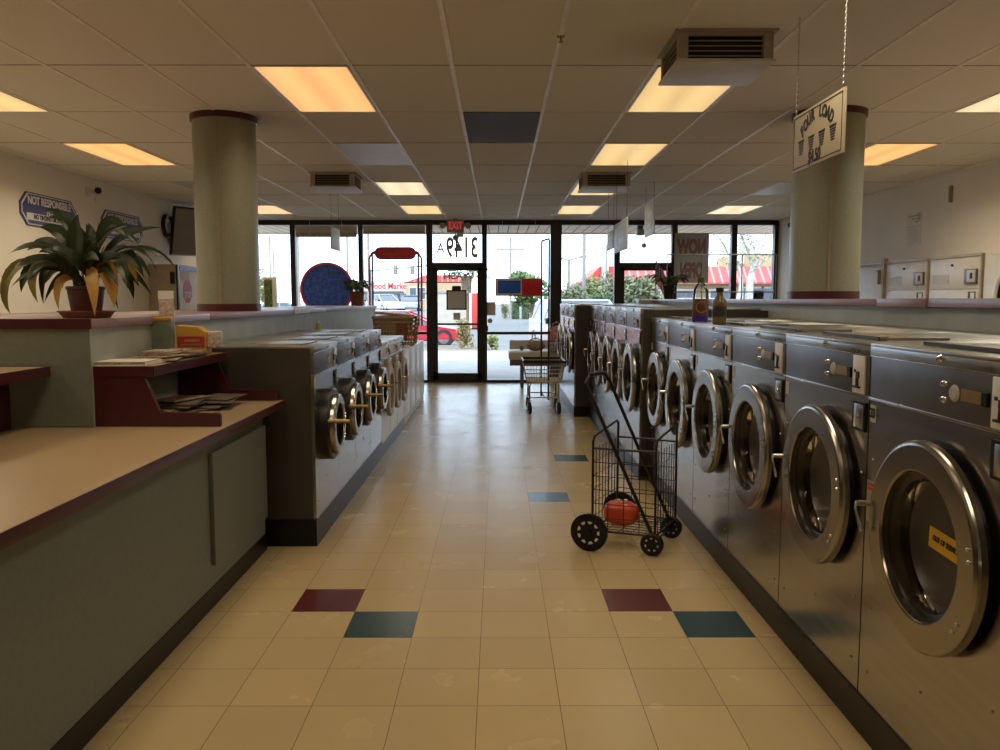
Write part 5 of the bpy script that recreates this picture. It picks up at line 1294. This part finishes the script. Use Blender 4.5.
q = aty(450, 340, 29.0)
car('bright red coupe parked outside beyond the entrance door', (q[0] - 1.55, 29.2, GZ), 0, 'car_red', 4.5, 1.8, 1.27)
car('white car parked outside behind the wide black window post', (2.15, 21.5, -.005), math.radians(-82), 'car_white', 4.7, 1.9, 1.50, True)
struct('parking_lot', MB().prism([(0, 0), (10, .62), (60, .62), (60, 0)], (46, 0, 0), org=(-50, 60, GZ), u=(0, 1, 0)), 'asphalt')
LZ = GZ + .622
def lot(px, Y): return (aty(px, 305, Y)[0], Y, LZ)
car('white sedan parked across the street, nearest the neon tube sign', lot(385, 72), math.radians(-58), 'car_white', 4.6, 1.8, 1.5)
car('blue grey car parked across the street right of the white sedan', lot(411, 75.5), math.radians(-90), 'car_silver', 4.4, 1.8, 1.45)
car('blue car parked across the street behind the right neon tube', lot(438, 76), math.radians(-90), 'car_blue', 4.4, 1.8, 1.45)
car('dark blue car seen behind the white sedan across the street', lot(390, 85), math.radians(-80), 'car_blue', 4.4, 1.8, 1.6)
car('silver car parked across the street left of the white sedan', lot(356, 75), math.radians(-90), 'car_silver', 4.4, 1.8, 1.5)
car('silver hatchback seen left of the round blue window sign', (aty(287, 310, 50)[0], 50, GZ), math.radians(10), 'car_silver', 4.4, 1.8, 1.5)
car('white van parked before the red tile roofed restaurant', (aty(712, 300, 52)[0], 52, GZ), 0, 'car_white', 4.9, 1.9, 1.75, True)

# red tiled restaurant on the right
t = thing('restaurant_building', 'tan restaurant with red tiled mansard roof across the lot on the right', 'building', (16, 62, GZ))
def RB(px, py, Y=62): v = aty(px, py, Y); return v[0] - 16, v[2] - GZ
xa, zr1 = RB(618, 266); xb, zr0 = RB(800, 284)
part(t, 'walls', MB().box(xa + 1, xb + 6, 0, 12, 0, zr0 + .1), 'stucco')
m = MB(); m.prism([(0, zr0), (-.9, zr0), (-.9, zr0 + .12), (.5, zr1), (.7, zr1)], (xb + 6 - xa - .2, 0, 0), org=(xa, 0, 0), u=(0, 1, 0)); part(t, 'roof', m, 'tile_red')
xt, zt2 = RB(745, 253); part(t, 'tower', MB().box(xt, xb + 6, 1.2, 8, zr1 - .2, zt2), 'stucco')
for px in (753, 772):
    x, z = RB(px, 287); o = part(t, 'window', MB().box(x - .8, x + .8, -.05, .05, .25, z), 'white'); part(o, 'pane', MB().box(x - .72, x + .72, -.08, -.03, .4, z - .1), 'dark_glass')
for i in range(5):
    x = xa + 2.5 + i * 2.6; o = part(t, 'window', MB().box(x - .8, x + .8, -.05, .05, .3, zr0 - .4), 'white'); part(o, 'pane', MB().box(x - .7, x + .7, -.08, -.03, .42, zr0 - .5), 'dark_glass')
part(t, 'tower_sign', MB().box(RB(735, 260)[0], RB(745, 260)[0], .2, .5, zr1 + .2, zr1 + 1.2), 'stucco_white')
# red roofed fast food place behind the trees
t = thing('kiosk_building', 'small building with pointed bright red roof behind the roadside trees', 'building', (aty(597, 290, 75)[0], 75, GZ))
x0, z0 = aty(583, 283, 75)[0] - t.location.x, aty(583, 284, 75)[2] - GZ; x1, z1 = aty(606, 266, 75)[0] - t.location.x, aty(600, 266, 75)[2] - GZ
part(t, 'walls', MB().box(x0, x1 + 3, 0, 8, 0, z0), 'stucco_pale'); part(t, 'roof', MB().prism([(x0 - .5, z0), (x1 + 3.4, z0), (x1 + 3.0, z1), (x0 + 1.6, z1), (x0 + .6, z0 + (z1 - z0) * .4)], (0, 8, 0)), 'red_sign'); part(t, 'sign_tower', MB().box(x1 - .4, x1 + .2, -.4, 0, 0, z1 + .2), 'stucco_white')
# shopping strip on the left
t = thing('shop_building', 'long white shopping strip with red lettered front across the street', 'building', (aty(388, 300, 106)[0], 106, GZ))
def SB_(px, py): v = aty(px, py, 106); return v[0] - t.location.x, v[2] - GZ
x0, z0 = SB_(364, 281); x1, _ = SB_(404, 281); _, zs0 = SB_(380, 289)
part(t, 'walls', MB().box(x0 - 8, x1, 0, 10, 0, z0), 'stucco_white'); part(t, 'awning', MB().box(x0 - 8, x1, -1, 0, zs0 - .3, zs0 - .1), 'vent_plate')
m = MB(); lettering(m, 'Ultra Food Market', 1.1, (x0 + 2.2, -.05, zs0 + .35), (1, 0, 0), (0, 0, 1), .02, sx=.85); part(t, 'sign_letters', m, 'red_sign')
for i in range(7): x = x0 - 4 + i * 1.5; part(t, 'shop_window', MB().box(x, x + 1.1, -.06, .02, .2, zs0 - .6), 'dark_glass')
t = thing('restaurant_building', 'tan building with low red tiled roof behind the entrance door frame', 'building', (aty(425, 300, 92)[0], 92, GZ))
def QB(px, py): v = aty(px, py, 92); return v[0] - t.location.x, v[2] - GZ
x0, za = QB(406, 282); x1, zb_ = QB(462, 275)
part(t, 'walls', MB().box(x0, x1, 0, 9, 0, za), 'stucco'); part(t, 'roof', MB().prism([(x0 - .4, za - .1), (x1 + .4, za - .1), (x1 - .6, zb_), (x0 + 2.2, zb_)], (0, 9, 0)), 'tile_red')
for px in (412, 421): x, _ = QB(px, 285); o = part(t, 'window', MB().box(x - .3, x + .5, -.05, .03, za * .45, za * .85), 'white'); part(o, 'pane', MB().box(x - .25, x + .45, -.07, -.03, za * .48, za * .82), 'dark_glass')
t = thing('wall_block', 'low beige block wall across the road behind the door notice', 'wall', (aty(446, 305, 48)[0], 48, GZ)); zt_ = aty(446, 293, 48)[2] - GZ
part(t, 'block_body', MB().box(aty(425, 300, 48)[0] - t.location.x, aty(466, 300, 48)[0] - t.location.x, 0, .4, 0, zt_), 'stucco_pale'); part(t, 'coping', MB().box(aty(425, 300, 48)[0] - t.location.x - .1, aty(466, 300, 48)[0] - t.location.x + .1, -.06, .46, zt_, zt_ + .12), 'curb')
t = thing('newspaper_box', 'tall red box standing outside right of the beige block wall', 'box', (aty(476, 305, 46)[0], 46, GZ)); zt_ = aty(476, 293, 46)[2] - GZ; w = 4.4 * 46 / F
part(t, 'box_body', MB().box(-w, w, -.3, .3, .08, zt_, .03), 'red_sign'); part(t, 'white_stripe', MB().box(-w - .12, -w + .02, -.31, .3, .08, zt_), 'stucco_white'); part(t, 'feet', MB().box(-w, w, -.25, .25, 0, .08), 'black')

def crown(mb, c, rx, ry, rz, n, s, seed):
    r = random.Random(seed)
    lumps = [(c[0] + r.uniform(-.5, .5) * rx, c[1] + r.uniform(-.5, .5) * ry, c[2] + r.uniform(-.45, .5) * rz, r.uniform(.38, .62)) for _ in range(9)]
    for i in range(n):
        L_ = r.choice(lumps)
        while True:
            d = Vector((r.uniform(-1, 1), r.uniform(-1, 1), r.uniform(-1, 1)))
            if .5 < d.length < 1: break
        p = Vector((L_[0] + d.x * rx * L_[3], L_[1] + d.y * ry * L_[3], L_[2] + d.z * rz * L_[3]))
        a = Vector((r.uniform(-1, 1), r.uniform(-1, 1), r.uniform(-1, 1))).normalized(); b = a.orthogonal().normalized(); k = s * r.uniform(.6, 1.3)
        mb.quad(p - a * k, p + b * k * .55, p + a * k, p - b * k * .55)
    return mb
def tree(label, px, py_base, py_top, Y, half_px, m_, seed, n=1300, trunk=.25, bark='bark'):
    x = aty(px, 300, Y)[0]; zt_ = aty(px, py_top, Y)[2] - GZ; rx = half_px * Y / F
    t = thing('tree', label, 'tree', (x, Y, GZ)); zb_ = max(.3, zt_ * trunk)
    part(t, 'trunk', MB().tube([(0, 0, -.05), (.05, 0, zb_ * .6), (0, .05, zb_ + (zt_ - zb_) * .6)], [.16 * zt_ / 4, .12 * zt_ / 4, .04], 8).tube([(.02, 0, zb_ * .8), (rx * .3, 0, zb_ + (zt_ - zb_) * .5)], [.08, .03], 6).tube([(.02, 0, zb_ * .8), (-rx * .3, 0.1, zb_ + (zt_ - zb_) * .5)], [.08, .03], 6), bark)
    part(t, 'crown', crown(MB(), (0, 0, (zb_ + zt_) / 2 + .1), rx, rx * .8, (zt_ - zb_) / 2 * 1.05, n, rx * .12, seed), m_, recalc=False)
    return t
tree('rounded green tree right behind the blue and red window sign', 531, 300, 271, 55, 24, 'foliage', 1)
tree('bushy tree left of the pointed red roof', 573, 300, 279, 42, 18, 'foliage_dull', 2, trunk=.15)
tree('pale tree in front of the pointed red roof', 594, 300, 276, 46, 15, 'foliage_pale', 3, trunk=.15)
tree('dull green tree behind the second glass door frame', 613, 300, 271, 44, 15, 'foliage_dull', 4, trunk=.2)
tree('large soft green tree seen through the second glass door', 640, 302, 272, 40, 24, 'foliage_dull', 6, trunk=.15)
tree('pale tree just right of the left pillar', 266, 300, 268, 60, 10, 'foliage_pale', 8)
# palm behind the door
x = aty(466, 300, 52)[0]; zt_ = aty(467, 276, 52)[2] - GZ
t = thing('palm_tree', 'short palm tree seen through the top of the entrance door', 'tree', (x, 52, GZ))
part(t, 'trunk', MB().tube([(0, 0, -.05), (.03, 0, zt_ * .45), (.05, 0, zt_)], [.26, .28, .36], 12), 'bark')
m = MB(); rr_ = random.Random(9)
for i in range(34):
    a = rr_.uniform(0, 2 * PI); l_ = rr_.uniform(1.3, 2.4); e = rr_.uniform(-.1, 1.1); dx, dy = math.cos(a), math.sin(a)
    m.leafstrip([(.05, 0, zt_), (.05 + dx * l_ * .4, dy * l_ * .4, zt_ + l_ * e * .6), (.05 + dx * l_ * .8, dy * l_ * .8, zt_ + l_ * e * .55), (.05 + dx * l_, dy * l_, zt_ + l_ * e * .2 - .2)], .20, .2, 7)
part(t, 'fronds', m, 'foliage')
# bare pale tree before the restaurant
x = aty(749, 300, 34)[0]
t = thing('tree', 'pale barked sparse tree before the red tile roof on the right', 'tree', (x, 34, GZ))
def TP(px, py): v = aty(px, py, 34); return Vector((v[0] - x, 0, v[2] - GZ))
m = MB(); r_ = random.Random(4)
m.tube([Vector((0, 0, -.05)), TP(749, 296), TP(750, 280), TP(754, 266)], [.20, .17, .15, .12], 8)
m.tube([Vector((-.9, 0, -.05)), TP(741, 290), TP(741, 275), TP(737, 262)], [.10, .10, .08, .06], 8)
tips = []
for pts in ([(754, 266), (758, 250), (764, 238), (766, 228)], [(754, 266), (750, 250), (745, 240), (741, 230)], [(756, 258), (752, 246), (752, 236)], [(737, 262), (743, 252), (744, 240), (738, 228)], [(737, 262), (730, 252), (724, 242), (716, 236)], [(750, 272), (762, 262), (770, 256)], [(742, 270), (733, 264), (722, 262)]):
    P = [TP(*p) + Vector((0, r_.uniform(-.4, .4), 0)) for p in pts]; m.tube(P, [.08 - .06 * i / (len(P) - 1) for i in range(len(P))], 6); tips += P[1:]
    for p in P[1:]:
        for k_ in range(2): q_ = p + Vector((r_.uniform(-.7, .7), r_.uniform(-.5, .5), r_.uniform(.0, .6))); m.tube([p, q_], [.018, .008], 4); tips.append(q_)
part(t, 'branches', m, 'bark_pale')
m = MB()
for p in tips:
    for k_ in range(9):
        c_ = p + Vector((r_.uniform(-.45, .45), r_.uniform(-.4, .4), r_.uniform(-.3, .35))); a = Vector((r_.uniform(-1, 1), r_.uniform(-1, 1), r_.uniform(-1, 1))).normalized() * .07; b = a.orthogonal() * .5; m.quad(c_ - a, c_ + b, c_ + a, c_ - b)
part(t, 'leaves', m, 'foliage_pale', recalc=False)

def bush(name, label, px, Y, half_px, top_py, m_, seed, zg=GZ, boxy=False, n=900):
    x = aty(px, 310, Y)[0]; h = aty(px, top_py, Y)[2] - zg; rx = half_px * Y / F
    t = thing(name, label, 'bush', (x, Y, zg))
    if boxy:
        m = MB(); r = random.Random(seed); m.box(-rx, rx, -.5, .5, 0, h, .08)
        for i in range(n):
            p = Vector((r.uniform(-rx, rx), -.52 + r.uniform(-.04, .1), r.uniform(0, h))) if i % 3 else Vector((r.uniform(-rx, rx), r.uniform(-.5, .5), h)); a = Vector((r.uniform(-1, 1), r.uniform(-1, 1), r.uniform(-1, 1))).normalized() * .09; b = a.orthogonal() * .6; m.quad(p - a, p + b, p + a, p - b)
        part(t, 'foliage', m, m_, recalc=False)
    else:
        m = MB(); crown(m, (0, 0, h * .48), rx * 1.05, rx * .8, h * .52, n, max(.05, rx * .13), seed)
        part(t, 'foliage', m, m_, recalc=False)
        s = MB(); r = random.Random(seed)
        for i in range(10): a = r.uniform(0, 2 * PI); s.tube([(0, 0, -.02), (math.cos(a) * rx * .5, math.sin(a) * rx * .4, h * .6)], [.02, .008], 5)
        part(t, 'stems', s, 'bark')
bush('bush', 'yellowish shrub in the gravel bed beside the red coupe', 465.5, 26.2, 11, 316.5, 'shrub', 21, -.08)
bush('bush', 'small green shrub in the gravel right of the entrance door', 492, 26.0, 6, 335, 'foliage_pale', 22, -.08)
bush('hedge', 'clipped green hedge block across the road, left of two', 515.5, 70, 3.7, 301.5, 'hedge', 23, boxy=True, n=300)
bush('hedge', 'clipped green hedge block across the road, right of two', 525.5, 70, 3.7, 301.5, 'hedge', 24, boxy=True, n=300)
bush('bush', 'pale yellow shrub across the road left of the hedge blocks', 505, 70, 5, 300, 'foliage_pale', 25)
bush('hedge', 'dark clipped hedge seen over the far washers', 601, 30, 11.5, 296, 'hedge', 26, boxy=True)

# poles
def pole(name, label, px, Y, py_top, r, m_, kind=''):
    x = aty(px, 300, Y)[0]; h = aty(px, py_top, Y)[2] - GZ
    t = thing(name, label, 'pole', (x, Y, GZ))
    part(t, 'pole', MB().cyl((0, 0, -.05), (0, 0, h), r * .6, r * .48, 10), m_)
    if kind == 'cross':
        part(t, 'crossarm', MB().box(-1.3, 1.3, -.06, .06, h - 1.2, h - 1.05), m_)
        part(t, 'insulators', MB().cyl((-1.1, 0, h - 1.05), (-1.1, 0, h - .85), .05, seg=8).cyl((1.1, 0, h - 1.05), (1.1, 0, h - .85), .05, seg=8), 'vent_plate')
    if kind == 'twin':
        part(t, 'lamp_arm', MB().tube([(-.9, 0, h + .15), (0, 0, h - .1), (.9, 0, h + .15)], .06, 6), m_)
        for sx in (-1, 1): part(t, 'lamp_head', MB().box(sx * .8, sx * 1.3, -.15, .15, h + .08, h + .26, .05), m_)
    if kind == 'steps':
        part(t, 'cross_bars', MB().box(0, 1.4, -.05, .05, h * .76, h * .775).box(0, 1.5, -.05, .05, h * .66, h * .675).box(0, 1.4, -.05, .05, h * .58, h * .595), m_)
    return t
pole('utility_pole', 'tall utility pole with crossarm behind the blue and red sign', 510.5, 75, 237, .22, 'pole_wood', 'cross')
pole('street_lamp', 'twin headed parking lot lamp right of the wide black post', 568.5, 60, 259, .22, 'pole_grey', 'twin')
pole('sign_pole', 'thick tall grey sign pole outside near the pointed red roof', 583.7, 45, 205, .20, 'pole_grey')
pole('street_lamp', 'thin grey pole just left of the second door frame', 606, 60, 245, .14, 'pole_grey')
pole('utility_pole', 'tall pinkish pole left of the round blue window sign', 299, 55, 200, .17, 'pole_wood')
pole('utility_pole', 'thin pole behind the right side of the round blue sign', 348, 60, 200, .15, 'pole_grey')
pole('utility_pole', 'tall pole left behind the red pill sign frame', 369, 55, 200, .17, 'pole_wood')
pole('utility_pole', 'thin utility pole nearest the left pillar', 271, 75, 235, .16, 'pole_wood')
pole('utility_pole', 'thin utility pole with short cross bars right of the left pillar', 274.5, 80, 250, .16, 'pole_wood', 'steps')
# traffic signals on a mast
Yt = 55
t = thing('traffic_signal', 'twin traffic signals on a long mast arm framed by the neon tubes', 'traffic signal', (aty(369.8, 300, Yt)[0], Yt + .4, GZ))
def TS(px, py): v = aty(px, py, Yt); return Vector((v[0] - t.location.x, 0, v[2] - GZ))
p0, p1 = TS(374, 270.5), TS(430, 265)
part(t, 'mast_arm', MB().tube([Vector((0, 0, p0.z)), p0, p1], .045, 6), 'pole_grey')
part(t, 'upright', MB().cyl((0, 0, -.05), (0, 0, p0.z + .1), .09, .07, 10), 'pole_grey')
for px in (395, 411.8):
    c = TS(px, 269.5); o = part(t, 'signal_head', MB().box(c.x - .13, c.x + .13, -.14, .06, c.z - .30, c.z + .30, .03), 'panel'); part(o, 'lenses', MB().cyl((c.x, -.13, c.z + .18), (c.x, -.16, c.z + .18), .07, seg=12).cyl((c.x, -.13, c.z), (c.x, -.16, c.z), .07, seg=12).cyl((c.x, -.13, c.z - .18), (c.x, -.16, c.z - .18), .07, seg=12), 'pole_wood')
c = TS(379, 274); part(t, 'street_name_plate', MB().box(c.x - .28, c.x + .28, -.02, .02, c.z - .09, c.z + .09), 'vent_plate')

# ================================================================== LIGHT
world = bpy.data.worlds.new('sky'); scene.world = world; world.use_nodes = True
bg = world.node_tree.nodes['Background']; bg.inputs['Color'].default_value = (.66, .82, 1.0, 1); bg.inputs['Strength'].default_value = 4.6
sun = bpy.data.lights.new('sun', 'SUN'); sun.energy = 3.5; sun.angle = math.radians(1.5); sun.color = (1, .93, .82)
so = bpy.data.objects.new('sun', sun); COL.objects.link(so); so.rotation_euler = (math.radians(42), 0, math.radians(-25)); so.location = (0, 20, 12)

vs_ = scene.view_settings
scene.display_settings.display_device = 'sRGB'
vs_.view_transform = 'Standard'; vs_.look = 'None'; vs_.exposure = 0.0; vs_.gamma = 1.0; vs_.use_curve_mapping = False
scene.cycles.max_bounces = 10; scene.cycles.diffuse_bounces = 5; scene.cycles.glossy_bounces = 5; scene.cycles.transmission_bounces = 6; scene.cycles.transparent_max_bounces = 16
scene.cycles.sample_clamp_indirect = 6.0; scene.cycles.caustics_reflective = False; scene.cycles.caustics_refractive = False
scene.cycles.use_denoising = True
